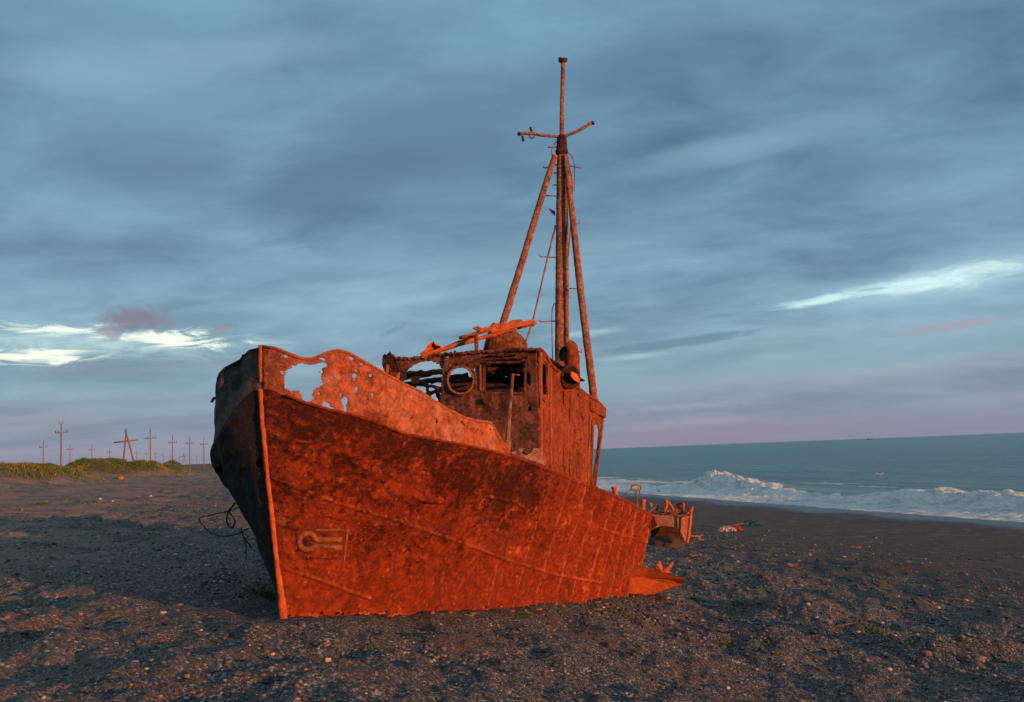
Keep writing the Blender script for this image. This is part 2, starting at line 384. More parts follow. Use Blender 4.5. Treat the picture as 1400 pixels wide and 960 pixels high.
def ground_mat():
    m, t, b = material('volcanic_gravel')
    co = t.node('ShaderNodeNewGeometry').outputs['Position']
    sandy, wet, grs = t.attr('sandy'), t.attr('wet'), t.attr('grass')
    big = t.noise(co, .55, 5, .6, .4); med = t.noise(co, 3.2, 6, .65, .3)
    vr = t.voro(co, 26, 'F1', 1); vd = t.voro(co, 26); vr2 = t.voro(co, 62, 'F1', 1); vd2 = t.voro(co, 62)
    st = t.ramp(t.vmath('DOT_PRODUCT', vr, (.6, .3, .1)), [(.15, (.012, .015, .017)), (.45, (.034, .042, .046)), (.68, (.10, .115, .12)), (.88, (.40, .41, .40))])
    st2 = t.ramp(t.vmath('DOT_PRODUCT', vr2, (.6, .3, .1)), [(.2, (.012, .015, .017)), (.55, (.040, .048, .052)), (.88, (.30, .30, .29))])
    gravel = t.mix(t.sstep(med, .42, .6), st2, st)
    sand = t.mix(t.noise(co, 40, 4, .7), (.020, .018, .017), (.046, .040, .037))
    red = t.mix(t.noise(co, 30, 4, .7), (.045, .028, .024), (.17, .095, .072))
    soil = t.mix(t.math('MULTIPLY', t.sstep(big, .54, .68), .55), gravel, red)
    c = t.mix(t.math('MULTIPLY', sandy, t.sstep(t.noise(co, 1.1, 6, .7), .30, .5)), soil, sand)
    c = t.mix(t.math('MULTIPLY', t.attr('pale'), t.sstep(t.noise(t.vmath('MULTIPLY', co, (.25, 1.0, 1.0)), .9, 6, .65), .38, .6)), c, (.24, .175, .14))
    c = t.mix(wet, c, (.022, .022, .022))
    gc = t.mix(t.noise(co, .9, 6, .7), (.028, .038, .014), (.10, .075, .028))
    c = t.mix(grs, c, gc)
    rg = t.node('ShaderNodeMapRange'); t.put(rg.inputs[0], wet); rg.inputs[3].default_value = .92; rg.inputs[4].default_value = .3
    t.put(b.inputs['Base Color'], c); t.put(b.inputs['Roughness'], rg.outputs[0]); b.inputs['Specular IOR Level'].default_value = .35
    h = t.math('ADD', t.math('MULTIPLY', t.math('SUBTRACT', 1.0, vd), .5), t.math('MULTIPLY', t.math('SUBTRACT', 1.0, vd2), .22))
    h = t.math('ADD', h, t.math('MULTIPLY', t.noise(co, 9, 6, .7), 1.2))
    h = t.math('MULTIPLY', h, t.math('SUBTRACT', 1.0, t.math('MULTIPLY', t.math('MAXIMUM', sandy, wet), .6)))
    t.put(b.inputs['Normal'], t.bump(h, 1.0, .10))
    return m
M_ground = ground_mat()
def stone_mat():
    m, t, b = material('beach_stone')
    at_ = t.attr('tone'); co = t.node('ShaderNodeTexCoord').outputs['Object']
    c = t.ramp(at_, [(0, (.013, .016, .018)), (.5, (.042, .048, .050)), (.8, (.12, .125, .12)), (.92, (.17, .09, .06)), (1, (.42, .37, .32))])
    c = t.mix(t.math('MULTIPLY', t.noise(co, 25, 5, .7), .35), c, (.05, .045, .04))
    t.put(b.inputs['Base Color'], c); b.inputs['Roughness'].default_value = .75
    t.put(b.inputs['Normal'], t.bump(t.noise(co, 45, 5, .65), .6, .01)); return m
M_stone = stone_mat()
def plain(name, col, col2=None, rough=.8, scale=12, bump=.4):
    m, t, b = material(name); co = t.node('ShaderNodeTexCoord').outputs['Object']
    n = t.noise(co, scale, 6, .65)
    t.put(b.inputs['Base Color'], t.mix(n, col, col2 or tuple(k*.6 for k in col))); b.inputs['Roughness'].default_value = rough
    b.inputs['Specular IOR Level'].default_value = .3
    t.put(b.inputs['Normal'], t.bump(n, bump, .02)); return m
def grass_mat():
    m, t, b = material('dune_grass'); tn = t.attr('tone')
    t.put(b.inputs['Base Color'], t.ramp(tn, [(0, (.045, .10, .03)), (.5, (.095, .15, .04)), (.8, (.24, .17, .06)), (1, (.38, .19, .08))]))
    b.inputs['Roughness'].default_value = .8; b.inputs['Specular IOR Level'].default_value = .1; return m
M_grass = grass_mat()
def sea_mat():
    m, t, b = material('sea_water')
    co = t.node('ShaderNodeNewGeometry').outputs['Position']; foam = t.attr('foam'); shl = t.attr('shallow')
    # stretched along the crests; the fine ripples fade with distance
    rc = t.comb(t.vmath('DOT_PRODUCT', co, (.25, -.97, 0)), t.vmath('DOT_PRODUCT', co, (.97, .25, 0)), 0.0)
    rc = t.vmath('MULTIPLY', rc, (.45, 1.0, 1.0))
    n = t.noise(rc, .32, 8, .68, .3)
    n2 = t.noise(rc, 1.7, 5, .65, .3)
    fn = t.noise(co, 1.3, 8, .72, .5); fn2 = t.noise(rc, .5, 7, .7, .6)
    fm = t.sstep(t.math('ADD', t.math('MULTIPLY', foam, 1.35), t.math('SUBTRACT', t.math('ADD', t.math('MULTIPLY', fn, .5), t.math('MULTIPLY', fn2, .5)), 1.0)), -.05, .14)
    c = t.mix(t.sstep(n, .3, .7), (.038, .100, .098), (.065, .155, .148))
    n3 = t.noise(t.vmath('MULTIPLY', rc, (.5, 1.0, 1.0)), .12, 9, .75, .4)
    c = t.mix(t.math('MULTIPLY', t.sstep(n3, .50, .62), .55), c, (.10, .20, .20))
    c = t.mix(t.math('MULTIPLY', t.sstep(n3, .48, .36), .5), c, (.018, .055, .058))
    c = t.mix(shl, c, (.11, .20, .19))
    fc = t.mix(t.sstep(t.math('ADD', t.math('MULTIPLY', fn, .5), t.math('MULTIPLY', fn2, .5)), .40, .56), (.50, .60, .62), (.95, .96, .95))
    t.put(b.inputs['Base Color'], t.mix(fm, c, fc))
    rg = t.node('ShaderNodeMapRange'); t.put(rg.inputs[0], fm); rg.inputs[3].default_value = .32; rg.inputs[4].default_value = .9
    t.put(b.inputs['Roughness'], rg.outputs[0]); b.inputs['Specular IOR Level'].default_value = .30
    h = t.math('ADD', t.math('MULTIPLY', n, 1.4), t.math('MULTIPLY', n2, .35))
    h = t.math('ADD', h, t.math('MULTIPLY', t.math('MULTIPLY', fm, t.noise(co, 3.5, 7, .7)), 1.2))
    t.put(b.inputs['Normal'], t.bump(h, 1.0, .8)); return m
M_sea = sea_mat()

# ------------------------------------------------------------------ ship frame
HEAD = R(20)
AX = np.array([math.sin(HEAD), math.cos(HEAD), 0]); PT = np.array([math.cos(HEAD), -math.sin(HEAD), 0])
P0 = at(357, 524, 12.9)
LS = 14.6                                   # hull length
S0G = .42                                   # rake: how far aft the stem's foot stands
BK = 2.05
def b_K(s):
    s = np.asarray(s, float); t = np.clip(1-s/4.6, 0, 1)
    b = BK*(1-t**2.75)**(1/2.15)
    return b*(1-.16*sm(9.0, LS, s))
def b_G(s):
    s = np.asarray(s, float); t = np.clip(1-s/7.5, 0, 1)
    return 1.30*(1-t**2.1)*(1-.10*sm(10, LS, s)) + .03
def s_of(s, v):                              # stations lean with the stem near the bow
    return s + S0G*(1-v)**1.25*np.clip(1-s/6, 0, 1)
def plan(s, v, side=1):
    bb = b_G(s) + (b_K(s)-b_G(s))*np.clip(v, 0, 1.0)**1.15
    bb = bb*sm(-.0001, .0001, s)
    s2 = s_of(s, v)
    return (P0[None, :2] + AX[None, :2]*np.atleast_1d(s2)[:, None] + side*PT[None, :2]*np.atleast_1d(bb)[:, None])
def fit(line, v, side=1, smax=LS+.8):
    ss = np.linspace(0, smax, 3000); P = plan(ss, np.full(ss.shape, v), side)
    out = []
    for px, py in line:
        d = ray(px, py); cr = d[0]*P[:, 1]-d[1]*P[:, 0]
        k = np.where(np.sign(cr[:-1]) != np.sign(cr[1:]))[0]
        if len(k) == 0:
            i = int(np.argmin(np.abs(cr)))
        else: i = int(k[0])
        t = P[i, 1]/d[1]; out.append((ss[i], CAM[2]+d[2]*t))
    return np.array(out)
K_px = [(357, 524), (363, 532), (388, 540), (415, 550), (447, 560), (480, 567), (530, 584), (554, 594), (608, 604), (652, 612), (690, 622), (717, 630), (756, 645), (786, 659), (811, 667), (840, 679), (864, 690), (892, 705)]
T_px = [(364, 474), (374, 475.5), (397, 485), (415, 492), (428, 491), (438, 487), (453, 481), (465, 479.5), (478, 483), (501, 495), (530, 511), (557, 526), (581, 536.5), (595, 547), (616, 562), (635, 571.7), (652, 576), (671, 578.5), (679, 588), (690, 607), (698, 620)]
G_px = [(400, 841), (470, 838), (560, 836), (640, 832), (700, 829), (760, 825), (815, 820), (860, 814), (892, 808)]
kf = fit(K_px, 1); tf = fit(T_px, 1); gf = fit(G_px, 0)
gf[0, 0] = 0
def zK(s): return np.interp(s, kf[:, 0], kf[:, 1])
def zT(s): return np.interp(s, tf[:, 0], tf[:, 1])
def zG(s): return np.interp(s, gf[:, 0], gf[:, 1])
print('K', kf[::4].round(2).tolist()); print('T', tf[::5].round(2).tolist()); print('G', gf.round(2).tolist())
Gpts = np.array([[*plan(np.array([a]), np.array([0.]))[0], b] for a, b in gf])

# ------------------------------------------------------------------ terrain
WN = np.array([.968, .251])                   # seaward direction
prof_w = np.array([-400, -60, -25, -8, 0, 1.0, 4, 7, 10, 13, 18, 28, 38, 45, 50, 60, 120, 3000])
prof_z = np.array([-.2, -.75, -1.35, -1.85, -1.95, -2.05, -2.72, -3.42, -3.86, -4.1, -4.35, -4.75, -5.15, -5.45, -5.75, -6.6, -9, -30])
MOUNDS = [  # px, Y, height, half width, half depth
    (52, 118, 1.9, 5.0, 8), (25, 105, 2.0, 5, 6), (78, 122, .7, 4, 6), (-60, 110, 2.4, 9, 7),
    (112, 142, 1.2, 2.6, 6), (137, 145, 2.5, 5.6, 8), (166, 150, 1.3, 3.6, 8), (194, 148, 2.3, 3.8, 6), (214, 150, .9, 3, 6), (236, 176, 2.0, 2.4, 6), (150, 160, 1.0, 9, 7)]
_m = []
for (px, Y, h, a, b) in MOUNDS:
    p = at(px, 636, Y); _m.append((p[0], p[1], h, a, b))
LUMPS = [  # small sand heaps and hollows of the beach: px, py, height, radii
    (165, 835, .16, 1.6, .9), (230, 800, .16, 1.5, .8), (1100, 838, .48, 1.1, .8), (1150, 872, .30, 1.6, .6), (1330, 900, .42, 1.2, .6), (1050, 880, .2, 1.4, .5), (1250, 840, -.30, 2.0, 1.0),
    (1050, 800, .22, 1.3, 1.0), (1180, 775, .2, 3.2, 1.2), (1330, 835, .12, 2.0, 1.0), (150, 690, .22, 3.5, 1.6), (90, 722, .2, 3.0, 1.5), (260, 735, -.12, 2.5, 1.5), (80, 765, -.14, 2.2, 1.5),
    (640, 890, .08, 1.6, .6), (900, 880, .1, 1.5, .8), (470, 900, .08, 1.2, .5), (990, 760, .14, 2.0, 1.2)]
_l = []
for (px, py, h, a, b) in LUMPS:
    d = ray(px, py)
    Y = 12.0
    for _ in range(60):
        p = CAM + d*(Y/d[1]); g = EYE + np.interp(p[:2] @ WN, prof_w, prof_z)
        Y *= 1 + .3*((EYE-g)/(EYE-p[2]) - 1)
    _l.append((p[0], p[1], h, a, b))
FOOT = []
def height(X, Y, fine=True):
    wv = X*WN[0]+Y*WN[1]; r = np.hypot(X, Y)
    wob = wv + 2.5*perlin(X*.012+3, Y*.012) * sm(30, 60, wv+r*.2)
    z_ = np.interp(wob, prof_w, prof_z)
    inland = sm(30, -5, wv)
    dune = np.zeros_like(z_)
    for (mx, my, h, a, b) in _m:
        q = ((X-mx)/a)**2+((Y-my)/b)**2; dune = np.maximum(dune, h*np.exp(-q**1.4))
    z_ = z_ + dune*(1+.22*fbm(X*.35, Y*.35, 3))
    far = sm(90, 400, r)*sm(25, -20, wv)*.35
    z_ = z_ + far + inland*sm(30, 140, r)*.25*fbm(X*.05, Y*.05, 3)
    for (mx, my, h, a, b) in _l:
        z_ = z_ + h*np.exp(-((X-mx)/a)**2-((Y-my)/b)**2)
    # smooth sheet of beach near the water
    amp = 1-.86*sm(15, 24, wv+1.5*perlin(X*.1, Y*.1))
    amp = amp*(1-.5*sm(-2, -12, wv))
    z_ = z_ + amp*(.16*fbm(X*.32+5, Y*.32, 3) + .19*fbm(X*.95, Y*.75, 3) - .07*np.abs(perlin(X*1.7+4, Y*1.5)))
    z_ = z_ + sm(0, -5, wv)*(.16*fbm(X*.13, Y*.42, 3)+.03*fbm(X*.6, Y*2.2, 3)) 
    if fine:
        k = sm(90, 35, r)*(.15+.85*amp)
        z_ = z_ + k*(.060*fbm(X*3.2, Y*2.8, 4) + .016*np.abs(perlin(X*15, Y*15)))
    # sand lies against the hull along the port side
    dx = X-P0[0]; dy = Y-P0[1]; s_ = dx*AX[0]+dy*AX[1]; b_ = dx*PT[0]+dy*PT[1]
    tgt = np.interp(s_, [a-.0 for a in gf[:, 0]], gf[:, 1]-EYE)
    bg_ = b_G(np.clip(s_, 0, LS)); wgt = np.exp(-((b_-bg_*.8)/1.1)**2)*sm(-.9, .2, s_)*sm(LS+2.0, LS+.3, s_)
    wgt = np.where(b_ < bg_*.8, np.exp(-((b_-bg_*.8)/2.2)**2)*sm(-.9, .2, s_)*sm(LS+2, LS+.3, s_), wgt)
    z_ = z_*(1-wgt) + wgt*(tgt + .075*fbm(X*1.3, Y*1.3, 3) + .02*fbm(X*5, Y*5, 2))
    # narrow trough under the starboard bow
    return z_ + EYE
def ground_pt(px, py, dz=0.0):
    """where the ground is seen at this pixel"""
    d = ray(px, py); Ys = np.geomspace(5, 900, 4000)
    P = CAM[None] + d[None]*(Ys/d[1])[:, None]
    h = height(P[:, 0], P[:, 1], False); k = np.where(P[:, 2] < h)[0]
    i = k[0] if len(k) else len(Ys)-1
    return np.array([P[i, 0], P[i, 1], h[i]+dz])
def zat(x_, y_): return float(height(np.array([x_]), np.array([y_]))[0])
def pole_base(px, Y):
    p = at(px, 636, Y); return np.array([p[0], p[1], zat(p[0], p[1])])

print('profile check', [round(float(np.interp(g[:2] @ WN, prof_w, prof_z)+EYE-g[2]), 2) for g in Gpts], [round(float(g[:2] @ WN), 1) for g in Gpts])

def terrain():
    core = np.linspace(R(-31), R(31), 1050)
    ang = np.concatenate([np.linspace(R(-180), R(-60), 30)[:-1], np.linspace(R(-60), R(-31), 60)[:-1], core, np.linspace(R(31), R(60), 60)[1:], np.linspace(R(60), R(180), 30)[1:]])
    rad = np.concatenate([np.geomspace(.6, 7, 30)[:-1], np.geomspace(7, 45, 640)[:-1], np.geomspace(45, 160, 270)[:-1], np.geomspace(160, 9000, 120)])
    A, Rr = np.meshgrid(ang, rad); X = Rr*np.sin(A); Y = Rr*np.cos(A)
    Z = height(X, Y)
    for (fx, fy) in FOOT:
        Z -= .09*np.exp(-((X-fx)**2+(Y-fy)**2)/.09)
    wv = X*WN[0]+Y*WN[1]
    sandy = sm(14, 22, wv+1.8*perlin(X*.15, Y*.15)); wet = sm(.38, .12, Z + .15*perlin(X*.3, Y*.1))
    dune = np.zeros_like(Z)
    for (mx, my, h, a, b) in _m:
        q = ((X-mx)/(a*1.0))**2+((Y-my)/(b*.85))**2; dune = np.maximum(dune, np.exp(-q))
    gr = sm(.25, .5, dune+.35*fbm(X*.12, Y*.12, 3)) + sm(170, 300, np.hypot(X, Y))*sm(4, -12, wv)*.7
    V = np.stack([X, Y, Z], -1).reshape(-1, 3)
    nr, nc = X.shape; idx = np.arange(nr*nc).reshape(nr, nc)
    F = np.stack([idx[:-1, :-1], idx[1:, :-1], idx[1:, 1:], idx[:-1, 1:]], -1).reshape(-1, 4)[:, ::-1]
    o = part('beach_ground', (V, F), M_ground, attrs={'pale': sm(1, -7, wv)*.75, 'sandy': sandy, 'wet': wet, 'grass': np.clip(gr, 0, 1)})
    tag(o, 'dark volcanic gravel and sand beach sloping to the sea', 'beach', kind='structure')
    return o
for (fx, fy) in ((1117, 706), (1138, 708.5), (1160, 710), (1185, 713), (1213, 715), (1242, 717), (1272, 720), (1303, 722), (1335, 725), (1095, 703), (1075, 702)):
    p = ground_pt(fx, fy); FOOT.append((p[0], p[1])); FOOT.append((p[0]+.45, p[1]-.5))
terrain()

# ------------------------------------------------------------------ sea
def sea():
    ang = np.concatenate([np.linspace(R(-80), R(-5), 40)[:-1], np.linspace(R(-5), R(31), 900), np.linspace(R(31), R(110), 60)[1:]])
    rad = np.concatenate([np.geomspace(40, 60, 20)[:-1], np.geomspace(60, 260, 620)[:-1], np.geomspace(260, 1200, 160)[:-1], np.geomspace(1200, 30000, 60)])
    A, Rr = np.meshgrid(ang, rad); X = Rr*np.sin(A); Y = Rr*np.cos(A)
    wv = X*WN[0]+Y*WN[1]; tv = -X*WN[1]+Y*WN[0]            # across and along the shore
    d = wv-45.5 + 1.5*perlin(tv*.03, wv*.0+4)
    calm = sm(0, 22, d)
    fade = np.clip(200/Rr, .0, 1)
    Z = calm*fade*(.16*fbm(d*.10, tv*.03, 4) + .06*fbm(d*.5, tv*.22, 3))
    # swells rolling in
    ph = d + 3.0*perlin(tv*.018, d*.01)
    for (c0, h0, w0) in ((30, .30, 4.5), (52, .28, 5.0)):
        Z += h0*np.exp(-((ph-c0)/w0)**2)*(.6+.6*perlin(tv*.015+c0, d*0))*sm(0, 20, d)
    # breaking wave: one plunging peak to the left, a long spilling part, and a second rise to the right
    def T_of(px, py): p = CAM+ray(px, py)*(EYE/-(ray(px, py)[2])); return float(-p[0]*WN[1]+p[1]*WN[0])
    t1, t2, t3 = T_of(955, 672), T_of(1265, 688), T_of(1380, 698)
    crest = 9.0 + 1.2*perlin(tv*.05, d*0)
    hcr = 1.45*np.exp(-((tv-t1)/6.5)**2) + .65*np.exp(-((tv-t1+8)/8)**2) +   .60*np.exp(-((tv-t2)/7)**2) + .6*np.exp(-((tv-t3+0)/8)**2) + .40
    hcr = hcr*(1+.35*perlin(tv*.45, d*.1)+.08*perlin(tv*1.3, d*.3))
    front = np.exp(-(np.maximum(crest-d, 0)/2.3)**1.6); back = np.exp(-(np.maximum(d-crest, 0)/4.5)**2)
    wave = hcr*np.where(d < crest, front, back)
    crest2 = crest*(.74+.26*np.clip(hcr-.2, 0, .6)/.6)
    foam = sm(-1.2, .6, d)*sm(crest2+1.0+1.2*np.clip(hcr, 0, 1.3), crest2-1.0, d)
    foam = np.maximum(foam*1.0, 0)
    spray = foam*np.clip(hcr-.25, 0, 2)
    Z = Z + wave*sm(.5, 4, d) + spray*(.30*fbm(X*1.1, Y*.9, 4) + .10*np.abs(perlin(X*4, Y*3))+.12*np.abs(perlin(X*1.6, Y*1.1)))*sm(2, 7, d)
    Z = Z + .10*foam*fbm(X*.8, Y*.8, 3)
    streak = .30*sm(0, 8, d)*sm(60, 18, d)*sm(-.1, .45, fbm(d*.22, tv*.05, 4)+.12) + .15*sm(120, 50, d)*sm(.15, .45, fbm(d*.15, tv*.04, 4))
    lft = .35*sm(t1+8, t1+35, tv)*sm(-1, 1, d)*sm(26, 12, d)
    V = np.stack([X, Y, Z], -1).reshape(-1, 3)
    nr, nc = X.shape; idx = np.arange(nr*nc).reshape(nr, nc)
    F = np.stack([idx[:-1, :-1], idx[1:, :-1], idx[1:, 1:], idx[:-1, 1:]], -1).reshape(-1, 4)[:, ::-1]
    o = part('sea', (V, F), M_sea, attrs={'foam': np.clip(foam*1.02+streak+lft, 0, 1.1), 'shallow': sm(26, 6, d)})
    tag(o, 'teal sea with a white breaking wave along the shore', 'sea', kind='structure')
sea()

# ------------------------------------------------------------------ the wreck
ship = thing('shipwreck', (P0[0]+AX[0]*1.0, P0[1]+AX[1]*1.0, float(zG(1.0))), 'rusted red fishing boat wreck with a tripod mast standing on the dark beach', 'shipwreck')
ss = np.concatenate([np.linspace(0, 1, 90)[:-1]**1.6*1.0, np.linspace(1.0, LS, 640)])
LINES1 = [(372, 652), (420, 672), (470, 690), (545, 712), (600, 731), (645, 747), (700, 768), (760, 786), (820, 797)]
LINES2 = [(390, 778), (430, 790), (470, 805), (505, 818)]
LINES3 = [(660, 677), (700, 686), (712, 692)]
LINES4 = [(820, 722), (850, 732), (885, 742)]
def hull_side(side):
    nv = 170
    vv = np.linspace(-.14, 1, nv)
    Sg, Vg = np.meshgrid(ss, vv, indexing='ij')
    P = plan(Sg.ravel(), Vg.ravel(), side).reshape(Sg.shape+(2,))
    # below the sand the sections draw in
    zk, zg = zK(Sg), zG(Sg)
    if side < 0:
        bs = b_K(Sg); zk = zk - .30*sm(0.0, 1.1, bs) ; zg = zg
    Z = zg + (zk-zg)*Vg
    X, Y = P[..., 0], P[..., 1]
    pos = np.stack([X, Y, Z], -1)
    du = np.gradient(pos, axis=0); dv = np.gradient(pos, axis=1); nrm = np.cross(du, dv)*side*-1
    nrm /= np.linalg.norm(nrm, axis=-1, keepdims=True)+1e-9
    if (nrm[300, 80] @ (PT*side)) < 0: nrm = -nrm
    edge = sm(0, .15, Sg)*sm(1.0, .93, Vg)
    # frames show through the plating, dented in between them
    ph = (Sg-.5)/.98; fr = np.abs(ph-np.round(ph))*2            # 0 on a frame
    amp = .02 + .13*sm(2.5, 6.5, Sg)
    dis = -amp*sm(1.0, .72, Vg)*(sm(0.0, .9, fr))*(.6+.8*np.clip(perlin(Sg*.9+3, Vg*2.5)+.5, 0, 1.3))
    ridge = np.exp(-(fr/.06)**2)*.030*sm(4.0, 7.0, Sg)
    dis = dis + ridge
    dis = dis + .06*fbm(Sg*.9+side*7, Vg*2.6, 3)*sm(0, .5, Sg) + .030*fbm(Sg*3.2, Vg*8, 4) + .03*np.abs(perlin(Sg*2.2+Vg*4, Vg*7-Sg))*sm(7.5, 5, Sg)
    if side > 0: # bulging torn scale in the middle
        dis = dis + .02*np.clip(fbm(Sg*6+2, Vg*14, 3)-.15, 0, 1)*sm(.15, .4, Vg)*3
    q_ = ph-np.round(ph)
    rib_shade = np.exp(-((q_-.07)/.05)**2)*sm(2.5, 6.0, Sg)*(.75+.8*perlin(Sg*2, Vg*5)) + .35*sm(.0, .45, q_)*sm(4.5, 7, Sg)  # shaded flank of each frame, carried as colour
    weld = np.exp(-((q_+.012)/.016)**2)*sm(3.0, 6.0, Sg)*np.clip(.62+1.1*perlin(Sg*3+5, Vg*6), 0, 1)*.95
    pos = pos + nrm*(dis*edge)[..., None]
    px, py = project(pos)
    if side > 0:
        for ln in (LINES1, LINES2, LINES3, LINES4): weld = np.maximum(weld, np.exp(-(pdist(px, py+1.0, ln)/.85)**2)*np.clip(.42+.9*perlin(px*.07, py*.07), 0, .8))
        for ln, hh, wd in ((LINES1, .035, 1.5), (LINES2, .035, 1.4), (LINES3, .03, 1.4), (LINES4, .012, 1.3)):
            dd = pdist(px, py, ln); pos = pos + nrm*(hh*np.exp(-(dd/wd)**2))[..., None]
        for (gx, gy, rx, ry, hh) in ((584, 681, 11, 4, .10), (600, 684, 10, 3, .05), (520, 642, 22, 10, .05), (560, 700, 26, 12, -.05), (470, 640, 18, 12, -.04), (690, 712, 26, 14, -.05), (725, 690, 16, 14, .05)):
            pos = pos + nrm*(hh*np.exp(-((px-gx)/rx)**2-((py-gy)/ry)**2))[..., None]
    paint_and_shade = .33 + .15*sm(.62, .90, Vg)*sm(7.5, 2.5, Sg) + .20*sm(.12, .45, Vg)*sm(7.5, 4, Sg)
    paint_and_shade = paint_and_shade + .16*np.exp(-((px-700)/45)**2-((py-675)/25)**2) - .5*sm(7.0, 9.5, Sg) - .4*sm(.16, .03, Vg) + .15*fbm(Sg*.8, Vg*2, 2)
    nS, nV = Sg.shape; idx = np.arange(nS*nV).reshape(nS, nV)
    F = np.stack([idx[:-1, :-1], idx[1:, :-1], idx[1:, 1:], idx[:-1, 1:]], -1).reshape(-1, 4)
    if side < 0: F = F[:, ::-1]
    paint_and_shade = paint_and_shade + .55*np.exp(-((px-412)/11)**2-((py-742)/13)**2)*(side > 0)  # shade in the recess at the towing eye, coloured in as extra dark paint
    cx_ = pos.reshape(-1, 3)[F].mean(1); fx, fy = project(cx_)
    keep = np.ones(len(F), bool)
    jn = 1.6*perlin(fx*.35, fy*.35)
    if side > 0:
        # torn stern edge
        edge_poly = [(893, 704), (893, 715), (890, 724), (888, 735), (891, 755), (891, 790), (900, 815), (1000, 815), (1000, 700)]
        keep &= ~inpoly(fx+jn, fy+jn, edge_poly)
    else:
        for (hx, hy, rx, ry) in ((355, 633, 4, 7), (301, 641, 5, 5)):
            keep &= ((fx-hx)/rx)**2+((fy-hy)/ry)**2 + .4*jn > 1
        # starboard plating has rusted away low down amidships, out of the sun
    return pos.reshape(-1, 3), F[keep], {'paint_and_shade': np.clip(paint_and_shade, 0, 1).ravel(), 'rib_shade': np.clip(rib_shade, 0, 1).ravel(), 'weld': np.clip(weld, 0, 1).ravel()}
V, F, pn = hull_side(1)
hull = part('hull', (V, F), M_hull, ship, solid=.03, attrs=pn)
hull['label'] = 'sunlit rust red port plating of the hull'
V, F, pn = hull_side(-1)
h2 = part('hull', (V, F), M_hull_shade, ship, solid=.03, attrs=pn)
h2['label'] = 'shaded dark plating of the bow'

# transom, closing the stern
zs = np.linspace(-.14, 1, 40); V = []; F = []
for i, v_ in enumerate(zs):
    for j, q in enumerate(np.linspace(-1, 1, 16)):
        e = plan(np.array([LS-.12]), np.array([v_]), 1)[0]; f_ = plan(np.array([LS-.12]), np.array([v_]), -1)[0]
        c = f_+(e-f_)*(q+1)/2; zz = float(zG(LS-.12)+(zK(LS-.12)-zG(LS-.12))*v_) - (0.25 if v_ > .9 else 0)*max(0, 1-abs(q)*1.2)
        V.append((c[0]+AX[0]*.25*(1-q*q), c[1]+AX[1]*.25*(1-q*q), zz+.05*math.sin(j*2.1)))
for i in range(39):
    for j in range(15): F.append((i*16+j, i*16+j+1, i*16+17+j, i*16+16+j))
part('transom', (V, F), M_hull, ship, solid=.03)

# bulwarks
HOLES = [
    [(425, 499), (434, 497), (442, 495), (447, 497), (446, 502), (441, 503), (436, 508), (437, 515), (441, 521), (441, 527), (434, 530), (428, 533), (428, 537), (426, 539), (429, 544), (426, 548), (420, 550), (413, 546), (412, 538), (409, 534), (401, 534), (399, 537), (394, 532), (390, 532), (389, 527), (388, 514), (391, 512), (391, 506), (396, 504), (400, 503), (398, 500), (404, 500), (406, 498), (412, 496)],
    [(386, 485), (392, 486), (395, 489), (389, 489)],
    [(382, 507), (388, 508), (388, 512), (384, 511)],
    [(436, 489), (444, 490), (445, 493), (438, 492)],
    [(440, 551), (444, 548), (449, 551), (453, 556), (458, 558), (452, 560), (446, 557), (441, 555)],
    [(466, 546), (470, 542), (474, 543), (475, 550), (473, 557), (475, 563), (470, 563), (469, 556), (467, 552)],
    [(464, 540), (466, 535), (467, 541), (465, 543)],
    [(476, 488), (481, 488), (485, 492), (479, 492)], [(481, 512), (486, 510), (488, 514), (486, 518), (482, 516)], [(484, 530), (488, 527), (490, 532), (487, 537), (485, 535)],
    [(504, 512), (508, 511), (508, 516), (505, 516)], [(507, 538), (510, 537), (511, 543), (508, 544)], [(477, 511), (480, 510), (480, 513)], [(491, 496), (497, 497), (496, 500), (492, 499)], [(476, 517), (479, 518), (478, 520)], [(485, 506), (489, 506), (489, 508), (486, 508)],
    [(434, 537), (437, 536), (437, 539), (435, 540)], [(437, 507), (440, 505), (442, 508), (438, 517), (435, 515)],
    [(595, 572), (597, 573), (598, 578), (596, 579)], [(628, 574), (631, 575), (636, 582), (634, 583), (630, 578)], [(656, 591), (660, 593), (659, 595)], [(561, 571), (564, 570), (563, 574)], [(553, 543), (555, 543), (556, 546)], [(576, 548), (578, 547), (579, 549)]]
BE = float(tf[-1, 0])
def b_T(s, side, v_):
    return b_K(s)
